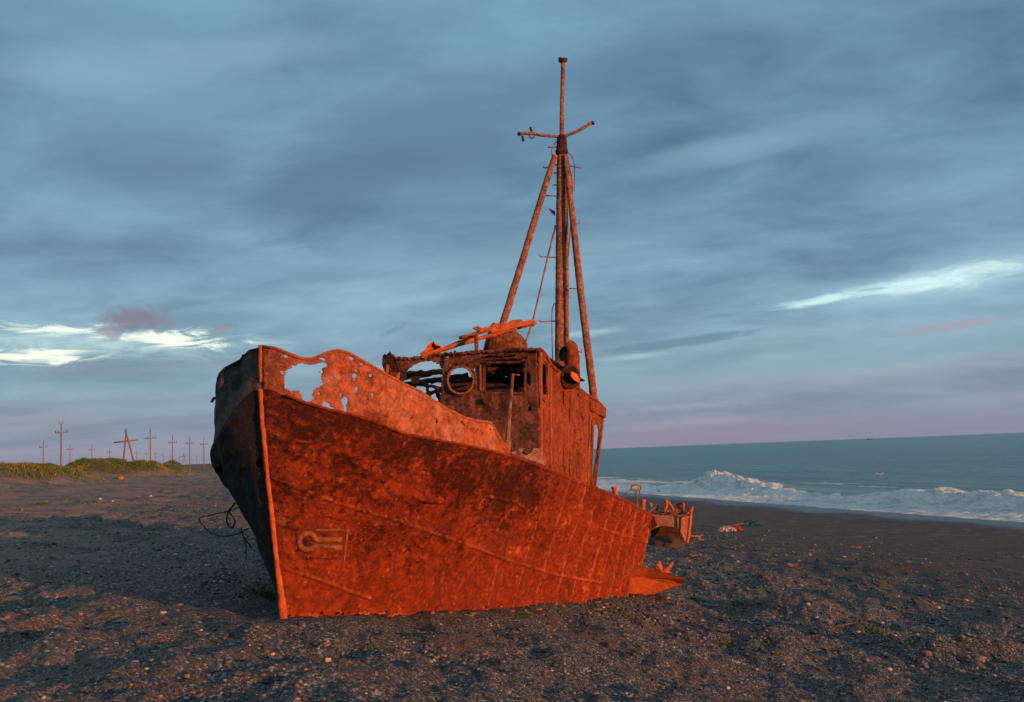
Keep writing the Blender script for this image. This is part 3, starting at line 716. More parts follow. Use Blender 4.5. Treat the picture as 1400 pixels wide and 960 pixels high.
def bulwark(side):
    sb = np.concatenate([np.linspace(0, 1, 110)[:-1]**1.5*.8, np.linspace(.8, BE, 420)])
    nv = 85; vv = np.linspace(0, 1, nv); Sg, Vg = np.meshgrid(sb, vv, indexing='ij')
    P = plan(Sg.ravel(), np.ones(Sg.size), side).reshape(Sg.shape+(2,))
    zk = zK(Sg); zt = zT(Sg)
    if side < 0:
        zk = zk - .30*sm(0.0, 1.1, b_K(Sg))
        zt = np.interp(Sg, STB_T[:, 0], STB_T[:, 1])
        P = P + PT[:2]*(Vg*.30*sm(0.1, .9, Sg))[..., None]
    Z = zk - .04 + (zt-zk+.04)*Vg
    pos = np.concatenate([P, Z[..., None]], -1)
    du = np.gradient(pos, axis=0); dv = np.gradient(pos, axis=1); nrm = np.cross(du, dv); nrm /= np.linalg.norm(nrm, axis=-1, keepdims=True)+1e-9
    if (nrm[300, 40] @ (PT*side)) < 0: nrm = -nrm
    dis = (.05*fbm(Sg*1.1+side, Vg*1.4+side*3, 3)+.012*fbm(Sg*5, Vg*6, 2))*sm(0, .12, Vg)*sm(0, .2, Sg)
    if side > 0:
        px, py = project(pos)
        for sx in (530, 593): dis = dis + .018*np.exp(-((px-sx-(py-530)*-.03)/1.6)**2)*sm(0, .1, Vg)
        dis = dis - .05*sm(.82, 1.0, Vg)*sm(.2, .8, Sg)*sm(2.0, 1.2, Sg)
        for hl in HOLES[4:]:
            c = np.mean(hl, 0); dis = dis - .03*np.exp(-((px-c[0])/5)**2-((py-c[1])/5)**2)
    else:
        # crumpled plate beside the stem
        dis = dis + .20*np.exp(-((Sg-.10)/.07)**2)*sm(.15, .6, Vg)*-1 + .06*np.exp(-((Sg-.5)/.3)**2)*sm(.2, .9, Vg)
        dis = dis + .03*np.sin(Sg*14)*sm(.3, 1, Vg)*sm(.2, .6, Sg)
    dis = dis - (.02 if side > 0 else 0)
    pos = pos + nrm*dis[..., None]
    nS, nV = Sg.shape; idx = np.arange(nS*nV).reshape(nS, nV)
    F = np.stack([idx[:-1, :-1], idx[1:, :-1], idx[1:, 1:], idx[:-1, 1:]], -1).reshape(-1, 4)
    if side < 0: F = F[:, ::-1]
    c = pos.reshape(-1, 3)[F].mean(1); fx, fy = project(c); keep = np.ones(len(F), bool)
    if side > 0:
        j1 = 1.3*perlin(fx*.45, fy*.45)+.6*perlin(fx*1.3, fy*1.3); j2 = 1.3*perlin(fx*.45+50, fy*.45)
        for hl in HOLES: keep &= ~inpoly(fx+j1, fy+j2, hl)
        sc = perlin(fx*.28, fy*.28+9)*sm(550, 660, fx) + perlin(fx*.4, fy*.4)*sm(470, 520, fx)*.0
        keep &= ~((sc > .43) & (fx > 540) & (fx < 690) & (fy > 560) & (fy < 600))
    return pos, pos.reshape(-1, 3), F[keep]
# starboard rail: falls away faster than the port one
d_ = zK(0)
STB_T = np.array([(0, zT(0)-.02), (.03, zT(0)-.09), (.07, zT(0)-.07), (.14, zT(0)-.16), (.30, zT(0)-.36), (.55, zT(0)-.56), (.9, zT(0)-.72), (1.4, zT(0)-.80), (2.2, zT(0)-.80), (4, zT(4)-.32), (BE, zT(BE)-.28)])
posT, V, F = bulwark(1)
bw = part('bulwark', (V, F), M_bul, ship, solid=.022); bw['label'] = 'pale rust bulwark with a big torn hole through which sky shows'
# rolled rail on top of the port bulwark
rail = posT[:, -1]
part('rail', tube(rail[::5]+np.array([0, 0, .006]), .024, 6, .15), M_edge, bw)
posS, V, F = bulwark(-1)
bs_ = part('bulwark', (V, F), M_lee_shade, ship, solid=.022); bs_['label'] = 'crumpled bulwark plate in shade on the far side of the stem'
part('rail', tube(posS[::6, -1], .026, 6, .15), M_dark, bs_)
# stem bar
vv = np.linspace(-.12, 1, 40)
stem = np.array([[*plan(np.array([0.]), np.array([v_]))[0], float(zG(0)+(zK(0)-zG(0))*v_)] for v_ in vv])
st2 = stem - AX*.02
part('stem', tube(st2, np.interp(vv, [-.1, .05, .15, 1], [.060, .050, .036, .030]), 9, .28, seed=4), M_orange, ship)
st3 = np.array([[P0[0]-AX[0]*.01, P0[1]-AX[1]*.01, z_] for z_ in np.linspace(float(zK(0))+.09, float(zT(0))+.02, 14)])
part('stem', tube(st3, .024, 8, .25), M_edge, ship)
# knuckle bar along the deck edge
kn = np.array([[*plan(np.array([s_]), np.array([1.]))[0], float(zK(s_))] for s_ in np.linspace(.03, BE, 90)]) + PT*.012 - AX*(.022*np.exp(-np.linspace(.03, BE, 90)/.8))[:, None]
part('rubbing_strake', tube(kn, .020, 6, .3), M_hull, ship)
kn = np.array([[*plan(np.array([s_]), np.array([1.]))[0], float(zK(s_))+.01] for s_ in np.linspace(BE+.05, LS-.2, 70)])
part('gunwale', tube(kn, .035, 7, .25, seed=3), M_hull, ship)
# deck
ds = np.linspace(.05, LS-.1, 120); V = []; F = []
for s_ in ds:
    for q in np.linspace(-1, 1, 9):
        e = P0+AX*s_+PT*(b_K(s_)-.03)*q; drop = .30*float(sm(0, 1.1, b_K(s_)))*(1-q)/2
        V.append((e[0], e[1], float(zK(s_))-.07-drop+.05*(1-q*q)))
for i in range(len(ds)-1):
    for j in range(8): F.append((i*9+j, i*9+j+1, i*9+10+j, i*9+9+j))
part('deck', (V, F), M_dark, ship, solid=.03)

def on_hull(px, py, off=0.0):
    """point of the port plating seen at a pixel"""
    d = ray(px, py); lo, hi = 8.0, 40.0
    for _ in range(60):
        Y = (lo+hi)/2; p = CAM+d*(Y/d[1]); dx = p-P0; s_ = dx @ AX; b_ = dx @ PT
        s_c = min(max(s_, 0), LS); v_ = (p[2]-float(zG(s_c)))/(float(zK(s_c))-float(zG(s_c)))
        s_c = max(0, s_c - float(S0G*(1-np.clip(v_, 0, 1))**1.25*np.clip(1-s_c/6, 0, 1)))
        bb = float(b_G(s_c)+(b_K(s_c)-b_G(s_c))*np.clip(v_, 0, 1)**1.15)
        if b_ > bb and s_ > -.2: lo = Y
        else: hi = Y
    return CAM+d*((lo-off)/d[1])
# towing eye welded to the bow
loop = [(434, 738), (428, 732), (418, 730), (410, 736), (409, 744), (414, 750), (424, 751), (434, 747)]
eye = part('towing_eye', tube([on_hull(468, 738, .04)]+[on_hull(a, b, .05) for a, b in loop]+[on_hull(468, 749, .04)], .021, 8, .25, sub=4), M_edge, ship)
part('doubler_plate', tube([on_hull(a, b, .02) for a, b in ((430, 725), (452, 725), (475, 725), (474.5, 728), (473, 745), (470, 768))], .009, 6, .25, sub=3), M_edge, eye)
part('doubler_plate', tube([on_hull(a, b, .02) for a, b in ((424, 762), (445, 764), (466, 764))], .008, 6, .1, sub=3), M_hull, eye)
part('doubler_plate', tube([on_hull(a, b, .03) for a, b in ((403, 602), (412, 604), (424, 605))], .012, 6, .1, sub=3), M_hull, ship)
# bent plate jutting from the stern quarter
q = lambda a, b, Y: at(a, b, Y)
YS = float((P0+AX*(LS-.6)+PT*1.3)[1])
V, F = join(slab([q(862, 769, YS-.35), q(885, 777, YS-.5), q(910, 783, YS-.5), q(937, 792, YS-.45), q(933, 799, YS-.2), q(905, 793, YS-.15), q(880, 790, YS-.2), q(858, 789, YS-.25)], .04, PT),
            slab([q(858, 789, YS-.25), q(880, 790, YS-.2), q(905, 793, YS-.15), q(933, 799, YS-.2), q(905, 809, YS+.25), q(872, 818, YS+.1), q(861, 818, YS)], .035, PT))
part('torn_plate', (V, F), M_orange, ship, smooth=False, bevel=.01)
V, F = join(slab([q(893, 704, YS), q(902, 712, YS-.1), q(898, 719, YS-.1), q(890, 725, YS+.05)], .03, PT))
part('torn_plate', (V, F), M_orange, ship, smooth=False)
V, F = join(slab([q(896, 777, YS+.9), q(898, 771, YS+.9), q(903, 768, YS+.9), q(906, 775, YS+.9), q(912, 776, YS+.8), q(917, 770, YS+.8), q(922, 767, YS+.8), q(920, 773, YS+.8), q(915, 780, YS+.8), q(919, 784, YS+.8), q(905, 782, YS+.8)], .03, (0, -1, .2)))
part('torn_plate', (V, F), M_orange, ship, smooth=False)
# stern fittings
YT = YS-.3
part('bollard', lathe([(.07, -.35), (.075, .05), (.055, .08), (.055, .22), (.07, .24), (.07, .28)], at(842, 682, YT-1.6)-np.array([0, 0, .0]), (-.1, 0, 1), 12), M_orange, ship)
part('bollard', lathe([(.06, -.35), (.05, .05), (.05, .14), (.065, .16), (.06, .2)], at(879, 694, YT-.2), (.1, 0, 1), 12), M_orange, ship)
YH = YT-.2
part('handrail', join(tube([at(a, b, YH) for a, b in ((863, 668), (864, 664), (869, 663), (875, 664), (876, 667), (875, 670), (869, 670), (864, 670), (863, 668))], .022, 8, sub=4),
     tube([at(845, 686, YH), at(863, 668, YH)], .017, 8), tube([at(870, 670, YH), at(872, 706, YH)], .024, 8), tube([at(874, 670, YH), at(874.3, 679, YH)], .015, 8)), M_mast, ship)
# pipe standing at the end of the bulwark
YP = float(plan(np.array([BE]), np.array([1.]))[0][1])+.1
pp = part('stanchion', tube([at(693.5, 607, YP), at(697, 560, YP+.05), at(701, 511, YP+.1)], [.034, .03, .026], 10, .03, sub=4), M_mast, ship)
part('stanchion_foot', tube([at(692.5, 618, YP), at(693.5, 602, YP)], .062, 10, .08), M_mast, pp)
part('stanchion_hook', tube([at(701, 512, YP+.1), at(711, 513, YP+.1)], .012, 6), M_mast, pp)

# ---- wheelhouse
WC = at(736.5, 600, 18.6)                     # port front corner
def plane_grid(org, uvec, u0, u1, z0, z1, cell, outline, holes, jit=1.2, dent=.012, seed=0):
    nu = int((u1-u0)/cell)+1; nz = int((z1-z0)/cell)+1
    U, Z = np.meshgrid(np.linspace(u0, u1, nu), np.linspace(z0, z1, nz), indexing='ij')
    X = org[0]+uvec[0]*U; Y = org[1]+uvec[1]*U; nx, ny = -uvec[1], uvec[0]
    dd = dent*2.2*fbm(U*1.3+seed, Z*1.3, 4)
    pos = np.stack([X+nx*dd, Y+ny*dd, Z], -1); idx = np.arange(nu*nz).reshape(nu, nz)
    F = np.stack([idx[:-1, :-1], idx[1:, :-1], idx[1:, 1:], idx[:-1, 1:]], -1).reshape(-1, 4)
    c = pos.reshape(-1, 3)[F].mean(1); fx, fy = project(c)
    j1 = jit*(perlin(fx*.35+seed, fy*.35)+.5*perlin(fx*1.1, fy*1.1)); j2 = jit*(perlin(fx*.35+40, fy*.35+seed)+.5*perlin(fx*1.1, fy*1.1+9))
    keep = inpoly(fx+j1, fy+j2, outline)
    for h in holes: keep &= ~inpoly(fx+j1*.7, fy+j2*.7, h)
    F = F[keep]; used = np.unique(F); mp = np.full(nu*nz, -1); mp[used] = np.arange(len(used))
    return pos.reshape(-1, 3)[used], mp[F]
def ell(cx_, cy_, rx, ry, n=28, a0=0): return [(cx_+rx*math.cos(2*math.pi*k/n+a0), cy_+ry*math.sin(2*math.pi*k/n+a0)) for k in range(n)]
def plane_pt(px, py, org, uvec, off=0.0):
    n = np.array([-uvec[1], uvec[0], 0]); d = ray(px, py); t = ((org-CAM) @ n)/(d @ n); return CAM+d*t
FW = -PT                                       # front wall runs from port corner to starboard
DZ = float(zK(6.9))
HA = [(549, 620), (549, 517), (553, 510), (560, 503), (573, 495), (590, 493), (602, 499), (605, 508), (603, 536), (601, 548), (604, 556), (613, 563), (612, 620)]
HB = ell(630.5, 520, 17.6, 18.6)
HC = [(664, 499), (668, 497), (712, 496), (717, 500), (717, 533), (713, 537), (667, 537), (663, 534)]
OUT_F = [(527, 491), (529, 486), (537, 484), (541, 489), (560, 490), (585, 487), (600, 484), (625, 483), (650, 481), (680, 479), (715, 476), (737, 476), (739, 640), (700, 640), (527, 640)]
V, F = plane_grid(WC, FW, -.02, 3.3, DZ-.6, DZ+2.6, .016, OUT_F, [HA, HB, HC] + [[(609, 487), (614, 486), (613, 490)], [(646, 505), (650, 503), (649, 509)], [(657, 489), (668, 486), (690, 487), (704, 485), (703, 488), (680, 491), (662, 493)], [(719, 512), (724, 508), (726, 518), (724, 529), (720, 524)], [(566, 488), (574, 487), (572, 490)], [(723, 556), (727, 553), (726, 561), (722, 563)]], dent=.028, jit=2.6)
house = part('wheelhouse', (V, F), M_house, ship, solid=.035); house['label'] = 'brown flaking front of the wheelhouse with a round and a square window opening'
fp = lambda a, b, o=0.0: plane_pt(a, b, WC, FW) - AX*o
part('porthole_ring', tube([fp(a, b, .03) for a, b in ell(630.5, 520, 17.8, 18.8, 36)+[(630.5+17.8, 520)]], .022, 8, .35, ov=1.0), M_edge, house)
part('porthole_ring', tube([fp(a, b, .0) for a, b in ell(630.5, 520, 20.5, 21.5, 36)+[(630.5+20.5, 520)]], .022, 6, .3), M_house, house)
fr_ = [(663, 536), (661.5, 530), (661.5, 502), (664, 498), (668, 496.5), (713, 495.5), (718, 499), (718, 534), (714, 538), (667, 538), (663, 536)]
part('window_frame', tube([fp(a, b, .025) for a, b in fr_], .026, 6, .15, sub=2), M_house, house)
part('window_frame', beam(fp(657.5, 499, .03), fp(658, 534, .03), .04, .05, up=AX, rough=.2, seg=8), M_edge, house)
# lip along the roof edge, thick flaking scale
part('roof_edge', join(tube([fp(a, b, .02) for a, b in ((541, 490), (560, 491), (585, 488), (605, 485), (625, 484), (650, 482), (680, 480), (715, 478), (737, 479))], .034, 7, .5, sub=12, seed=2),
     tube([fp(a, b, .05) for a, b in ((640, 500), (665, 492), (700, 490), (722, 489))], .022, 7, .5, sub=9, seed=7)), M_house, house)
# crumpled plates at the starboard end of the roof
part('roof_edge', join(slab([fp(527, 487, .1), fp(530, 484, .1), fp(533, 500, .1), fp(538, 514, .1), fp(530, 510, .1), fp(526, 499, .1)], .03, AX),
     slab([fp(533, 491, .05), fp(537, 484, .05), fp(543, 492, .05), fp(549, 510, .0), fp(552, 522, .0), fp(543, 520, .0), fp(536, 503, .02)], .04, AX+PT*.5),
     tube([fp(533, 488, .12), fp(537, 483, .12), fp(539, 489, .12)], .03, 6, .3)), M_dark, house, smooth=False)
for vf in (slab([fp(534, 500, .16), fp(537, 499, .16), fp(537, 511, .18), fp(534, 509, .18)], .015, AX), slab([fp(547, 512, .16), fp(552, 509, .16), fp(552, 522, .2), fp(548, 520, .2)], .015, AX), slab([fp(552, 514, -.3), fp(566, 513, -.3), fp(562, 523, -.3), fp(554, 524, -.3)], .015, AX)):
    part('flaking_plate', vf, M_orange, house, smooth=False)
part('stay_rod', tube([fp(612, 508, .08), fp(620, 495, .10), fp(626, 480, .12)], .018, 6, .2, sub=4), M_house, house)
for vf in (slab([fp(722, 488, .06), fp(726, 487, .12), fp(727, 502, .1), fp(723, 503, .05)], .01, AX), slab([fp(634, 495, .07), fp(638, 494, .1), fp(638, 501, .08)], .01, AX)):
    part('flaking_plate', vf, M_orange, house, smooth=False)
part('cowl_stub', tube([fp(664, 549, .0), fp(664, 549, .07)], .055, 12), M_house, house)

# port side wall, and the casing behind it, stepping down
SIDE_OUT = [(736, 476), (742, 480), (750, 492), (757, 503), (770, 512), (782, 524), (796, 535), (806, 542), (816, 548), (824.5, 556), (825, 576), (822, 600), (818, 630), (812.5, 666), (812, 680), (736, 680)]
SIDE_HOLES = [[(740, 497), (746, 499), (747, 541), (740.5, 538)], [(812, 581), (816.5, 580), (819, 588), (817.5, 606), (814.5, 630), (811.5, 650), (809.5, 660), (809, 640), (810.5, 610)],
              [(788, 538), (791, 539), (791, 543), (788, 542)], [(737.5, 556), (739.5, 557), (739, 562), (737.5, 561)],
              [(750, 623), (753, 620), (754, 628), (752, 640), (749.5, 640), (751, 631)], [(740, 628), (742, 627), (741.5, 636), (739.5, 636)], [(752, 530), (754, 528), (754, 538), (752.5, 540)],
              [(795, 571), (797, 570), (797, 575), (795, 577)], [(783, 588), (785, 587), (785, 592), (783.5, 592)], [(786, 592), (788, 592), (787.5, 597)], [(792, 598), (794, 599), (793.5, 603), (792, 602)], [(797, 607), (799, 607), (799, 610)],
              [(754, 579), (755.5, 578), (755.5, 582)], [(783, 655), (786, 654), (786, 657), (783, 657)], [(793, 656), (795, 655), (795, 659)], [(799, 578), (800.5, 576), (800.5, 582)]]
V, F = plane_grid(WC, AX, 0, 5.2, DZ-1.4, DZ+2.6, .018, SIDE_OUT, SIDE_HOLES, dent=.030, seed=3, jit=.8)
swall = part('side_wall', (V, F), M_side, house, solid=.03)
sp_ = lambda a, b, o=0.0: plane_pt(a, b, WC, AX) + PT*o
part('window_frame', tube([sp_(a, b, .02) for a, b in ((739.5, 494), (747.5, 497), (748, 545), (739.5, 541), (739.5, 494))], .016, 6, .1, sub=2), M_edge, house)
for (a, b, c, d, wd, mt) in ((751, 503, 751.5, 640, .05, M_edge), (749.2, 498, 749.8, 636, .035, M_side), (737.2, 482, 738.6, 636, .05, M_edge), (806, 568, 802.5, 660, .03, M_edge), (808.5, 575, 806.5, 662, .04, M_side), (824, 560, 811.8, 666, .05, M_side), (770, 520, 770, 650, .012, M_side), (779, 530, 778, 655, .012, M_side)):
    part('stiffener', beam(sp_(a, b, .02), sp_(c, d, .02), .045, wd, up=PT, rough=.18, seg=12, seed=int(a)), mt, house)
tl = [sp_(a, b, .0) for a, b in ((737, 477), (744, 482), (751, 494), (757, 503), (770, 512), (782, 524), (796, 535), (806, 542), (816, 548), (824, 556))]
part('coaming', tube(tl, .032, 7, .3, sub=3), M_side, house)
# flange at the aft top corner
part('coaming', join(slab([sp_(806, 548, .02), sp_(815, 551, .05), sp_(825, 558, .05), sp_(825, 572, .05), sp_(806, 561, .02)], .03, PT)), M_side, house, smooth=False)
# bent vent box with a rusted ring
cv = sp_(770, 516, .12)
part('vent_ring', join(lathe([(.10, -.10), (.23, -.10), (.24, .06), (.20, .07), (.17, -.02), (.02, -.04)], cv, (.55, -.75, -.1), 18)), M_dark, house)
part('vent_flap', join(slab([sp_(763, 515, .25), sp_(768, 509, .2), sp_(775, 515, .28), sp_(772, 525, .3), sp_(766, 521, .28)], .02, (.6, -.7, .3))), M_orange, house, smooth=False)
# inside: aft bulkhead, far side wall, floor clutter and broken roof beams
HL = 3.2
def hp(s_, b_, z_): return WC + AX*s_ - PT*b_ + np.array([0, 0, z_ - WC[2]])
BKH = hp(HL, 0, DZ)
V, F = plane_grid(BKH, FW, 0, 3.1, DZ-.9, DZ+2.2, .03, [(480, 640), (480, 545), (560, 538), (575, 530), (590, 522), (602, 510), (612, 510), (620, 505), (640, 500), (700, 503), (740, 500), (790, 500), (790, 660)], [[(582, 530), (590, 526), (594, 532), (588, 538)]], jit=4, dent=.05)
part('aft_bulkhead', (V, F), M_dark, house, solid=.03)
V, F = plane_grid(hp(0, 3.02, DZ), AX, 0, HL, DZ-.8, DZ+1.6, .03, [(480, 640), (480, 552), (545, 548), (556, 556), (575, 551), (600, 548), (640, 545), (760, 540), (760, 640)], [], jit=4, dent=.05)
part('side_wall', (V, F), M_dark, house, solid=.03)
def zpx(py, Y=20.0, px=640):   # height seen at a pixel row
    return at(px, py, Y)[2]
for (a, b, c, d, s1, s2, w_, h_, mt) in ((550, 514, 612, 507, .25, .6, .06, .12, M_house), (547, 527, 640, 513, .9, 1.1, .05, .09, M_dark), (553, 524, 612, 531, 1.5, 1.5, .06, .05, M_house), (590, 521, 690, 519, 1.5, 1.5, .06, .10, M_dark), (562, 545, 640, 524, 2.0, 2.1, .05, .07, M_dark),
                               (558, 548, 571, 519, 1.2, 1.4, .06, .05, M_dark), (590, 552, 582, 522, 1.0, 1.2, .05, .07, M_house), (596, 530, 604, 556, .6, .9, .06, .05, M_dark), (655, 505, 730, 506, .5, .5, .07, .07, M_house), (645, 513, 735, 512, 1.2, 1.2, .06, .06, M_dark)):
    part('roof_beam', beam(plane_pt(a, b, hp(s1, 0, DZ), FW), plane_pt(c, d, hp(s2, 0, DZ), FW), w_, h_, rough=.5, seg=12, seed=a), mt, house)
part('roof_beam', beam(plane_pt(663, 501, hp(.2, 0, DZ), FW), plane_pt(686, 519, hp(1.8, 0, DZ), FW), .06, .05), M_mast, house)
part('roof_beam', beam(plane_pt(616, 500, hp(.1, 0, DZ), FW), plane_pt(690, 500, hp(2.4, 0, DZ), FW), .06, .05), M_dark, house)
# what is left of the roof sheet, port half
V = []; F = []; nu, nw = 24, 30
for i in range(nu):
    for j in range(nw):
        s_ = HL*i/(nu-1); b_ = .0+1.75*j/(nw-1); z_ = fp(700, 479)[2]-WC[2] - .06*s_**1.2
        V.append(WC+AX*s_-PT*b_+np.array([0, 0, z_+.03*float(perlin(s_*2, b_*2))-.02-.05*s_]))
for i in range(nu-1):
    for j in range(nw-1):
        if perlin(i*.22+4, j*.22) < .33 and j < nw-2-3*perlin(i*.4, 2.2): F.append((i*nw+j, (i+1)*nw+j, (i+1)*nw+j+1, i*nw+j+1))
part('roof', (V, F), M_dark, house, solid=.02)
# fallen roof girders sloping up over the roof
fq = lambda a, b, s_=.6: plane_pt(a, b, hp(s_, 0, DZ), FW)
gd = part('roof_girder', beam(fq(575, 486, .1), fq(733, 441, 1.0), .09, .07, rough=.28, seg=22, seed=5), M_orange, house)
part('roof_girder', beam(fq(592, 483, .35), fq(650, 459, .6), .12, .05, rough=.35, seg=10, seed=8), M_dark, house)
part('roof_girder', tube([fq(628, 462.5, .3), fq(672, 450, .4)], .036, 8, .1, sub=5), M_edge, house)
part('roof_girder', beam(fq(651, 459, .3), fq(651.5, 480, .1), .07, .06, rough=.15, seg=6), M_side, house)
part('torn_sheet', join(slab([fq(573, 484, 0), fq(582, 478, .1), fq(585, 471, .1), fq(592, 467, .2), fq(595, 472, .2), fq(603, 474, .3), (fq(598, 480, .5)), fq(586, 483, .5)], .02, (.4, -.8, .5)),
     slab([fq(574, 483, -.05), fq(586, 482, -.05), fq(582, 491, -.05), fq(577, 489, -.05)], .02, AX)), M_orange, house, smooth=False)
part('torn_sheet', join(slab([fq(664, 449, .4), fq(680, 441, .5), fq(684, 446, .5), fq(690, 444, .6), fq(699, 438, .7), fq(712, 437, .7), fq(716, 440, .7), fq(730, 436, .8), fq(731, 441, .8), fq(716, 446, .7), fq(700, 449, .6), fq(686, 453, .5), fq(672, 455, .4)], .025, (.3, -.8, .3)),
     slab([fq(646, 449, .3), fq(652, 446, .3), fq(659, 449, .3), fq(664, 447, .35), fq(667, 452, .4), fq(656, 454, .3)], .03, (0, -.9, .3)),
     tube([fq(714, 447, .8), fq(731, 444, .8)], .025, 6, .3, sub=4), tube([fq(580, 486, .1), fq(602, 480, .3), fq(640, 466, .5)], .035, 6, .4, sub=8)), M_orange, house, smooth=False)
# searchlight drum on the roof
cc = fq(693, 470, 1.2)
dr = part('roof_drum', lathe([(.02, -.40), (.29, -.40), (.33, -.36), (.34, -.15), (.30, .10), (.20, .30), (.10, .40), (.01, .42)], cc, (.93, .15, -.30), 26), M_house, house)
dr['label'] = 'rusty drum lying on the roof'
# box and hatch between the bulwark's end and the wheelhouse
part('vent_hatch', slab([sp_(737, 614, .05), sp_(737, 636, .1), (plane_pt(716, 632, hp(-.5, 0, DZ), FW)), plane_pt(699, 620, hp(-.45, 0, DZ), FW), plane_pt(712, 614, hp(-.2, 0, DZ), FW)], .05, (-.3, -.9, .6)), M_mast, house, smooth=False)
part('vent_slot', join(tube([plane_pt(a, b, hp(-.40, 0, DZ), FW) for a, b in ((714, 619), (720, 614), (727, 613), (726, 617), (719, 621), (714, 619))], .014, 6, sub=3), tube([plane_pt(a, b, hp(-.42, 0, DZ), FW) for a, b in ((716, 620), (722, 616.5), (727, 615))], .014, 6, sub=2)), M_dark, house)

# ---- exhaust
YE = 22.2
ex = part('exhaust', tube([at(783, 560, YE), at(782, 500, YE), at(781.5, 486, YE), at(780, 475, YE), at(775, 469.5, YE)], [.175, .172, .17, .155, .10], 20, .02, sub=5), M_side, ship)
part('exhaust_hook', tube([at(790, 480, YE), at(795, 482, YE), at(796, 477, YE)], .016, 6), M_mast, ex)
part('exhaust_mouth', lathe([(.16, 0), (.17, .04), (.14, .05), (.13, -.02)], at(772.5, 484, YE-.1), (-.8, -.55, .15), 18), M_dark, ex)

# ---- mast
YM = 22.9
mp = lambda a, b, dy=0.0: at(a, b, YM+dy)
mast = part('mast', tube([mp(765.5, 640), mp(765.5, 500), mp(765.8, 400), mp(766.5, 300), mp(767, 212)], [.115, .115, .11, .105, .095], 18, .05, sub=26, seed=3), M_mast, ship)
part('mast_tube', tube([mp(776, 600, .25), mp(775, 480, .2), mp(774.5, 380, .15), mp(773.5, 280, .1), mp(770, 215, .05)], [.06, .058, .056, .05, .045], 12, .06, sub=14, seed=6), M_mast, mast)
part('topmast', tube([mp(768, 205), mp(768.6, 140), mp(770, 84)], [.058, .05, .046], 12, .05, sub=16, seed=9), M_mast, mast)
part('masthead', join(lathe([(.03, -.06), (.06, -.03), (.10, 0), (.105, .03), (.05, .045)], mp(769.5, 84), (0, 0, 1), 14), beam(mp(763.5, 80.5), mp(775.5, 81.5), .10, .04)), M_dark, mast)
part('collar', join(tube([mp(768.3, 188), mp(768.3, 212)], [.11, .125], 16, .10, sub=6), lathe([(.08, 0), (.14, .0), (.15, .05), (.13, .10), (.08, .12)], mp(768, 210), (0, 0, 1), 16), lathe([(.05, 0), (.085, .0), (.08, .06), (.05, .09)], mp(768.5, 189), (0, 0, 1), 16)), M_dark, mast)
part('mast_leg', tube([mp(759, 212, -.1), mp(741, 268, -.0), mp(713, 360, .15), mp(686, 448, .25), mp(665, 520, .3)], [.065, .072, .078, .085, .09], 14, .05, sub=14, seed=11), M_mast, mast)
part('mast_leg', tube([mp(773, 212, -.1), mp(782, 290, -.2), mp(794, 400, -.3), mp(809, 520, -.4), mp(812.5, 549, -.4)], [.06, .07, .08, .085, .095], 14, .05, sub=14, seed=13), M_mast, mast)
part('crossarm', tube([mp(709, 183), mp(728, 182.5), mp(740, 185), mp(766, 187)], [.035, .04, .034, .035], 8, .15, sub=5), M_mast, mast)
part('crossarm', tube([mp(770, 187), mp(790, 179), mp(809, 168)], [.036, .038, .042], 8, .1, sub=5), M_mast, mast)
for vf in (tube([mp(724, 183), mp(726.5, 179), mp(725, 174)], .03, 7, sub=3), tube([mp(714, 186), mp(715.5, 193)], .03, 7), tube([mp(723, 185), mp(727, 190), mp(731, 186)], .014, 6, sub=3), tube([mp(708, 182), mp(712, 184)], .045, 7)):
    part('insulator', vf, M_dark, mast)
part('insulator', lathe([(.02, 0), (.05, .01), (.05, .05), (.02, .06)], mp(809, 169), (1, 0, .6), 10), M_dark, mast)
for (pts) in ([(760, 268), (746, 267.5)], [(759, 352), (738, 351), (737.5, 348)], [(759, 439), (738.5, 440), (737.5, 437)], [(778, 394.5), (791, 395)], [(784, 306), (792, 305.5), (793, 302)], [(762, 236), (757, 237)], [(762, 201), (749, 201.5)], [(762, 225), (746, 230), (742, 228)], [(776, 226), (795, 230)], [(762, 253), (756, 253)]):
    part('rung', tube([mp(a, b) for a, b in pts], .014, 6, .1), M_mast, mast)
part('bracket', slab([mp(750, 285), mp(759, 289), mp(759, 295), mp(754, 291)], .04, (0, -1, 0)), M_dark, mast, smooth=False)
part('stay', tube([mp(759.5, 308), mp(745, 368), mp(729, 436), mp(716, 475, -.2)], .020, 8, .05, sub=3), M_mast, mast)
part('stay', tube([mp(755.5, 495), mp(754.5, 430), mp(758, 415)], .011, 6, sub=3), M_mast, mast)
part('cable', tube([mp(776, 208), mp(782, 214), mp(785, 226), mp(785, 262)], .012, 6, sub=5), M_mast, mast)
part('cable', tube([mp(761, 194), mp(756, 200), mp(754, 210), mp(758, 216)], .012, 6, sub=5), M_mast, mast)
part('cable', tube([mp(775, 213), mp(779, 228), mp(783, 260), mp(780, 310), mp(777, 350)], .014, 6, sub=5), M_mast, mast)

# ---- cables trailing from the starboard bow
YW = 15.2
cb = part('loose_cable', join(tube([at(a, b, YW) for a, b in ((340, 722), (325, 730), (305, 733), (288, 728), (272, 710), (290, 704), (315, 698), (328, 693))], .009, 5, sub=6),
     tube([at(a, b, YW) for a, b in ((320, 690), (312, 700), (310, 714), (317, 722), (321, 712), (314, 700), (319, 690), (324, 686))], .012, 5, sub=6),
     tube([at(a, b, YW) for a, b in ((330, 724), (336, 745), (336, 765))], .008, 5, sub=4), tube([at(a, b, YW) for a, b in ((329, 720), (334, 735), (345, 750))], .008, 5, sub=4)), M_dark, ship)
part('hull_lug', tube([at(289, 550, 13.9), at(292, 545, 13.9), at(299, 543, 13.9)], .02, 6, .3), M_dark, ship)

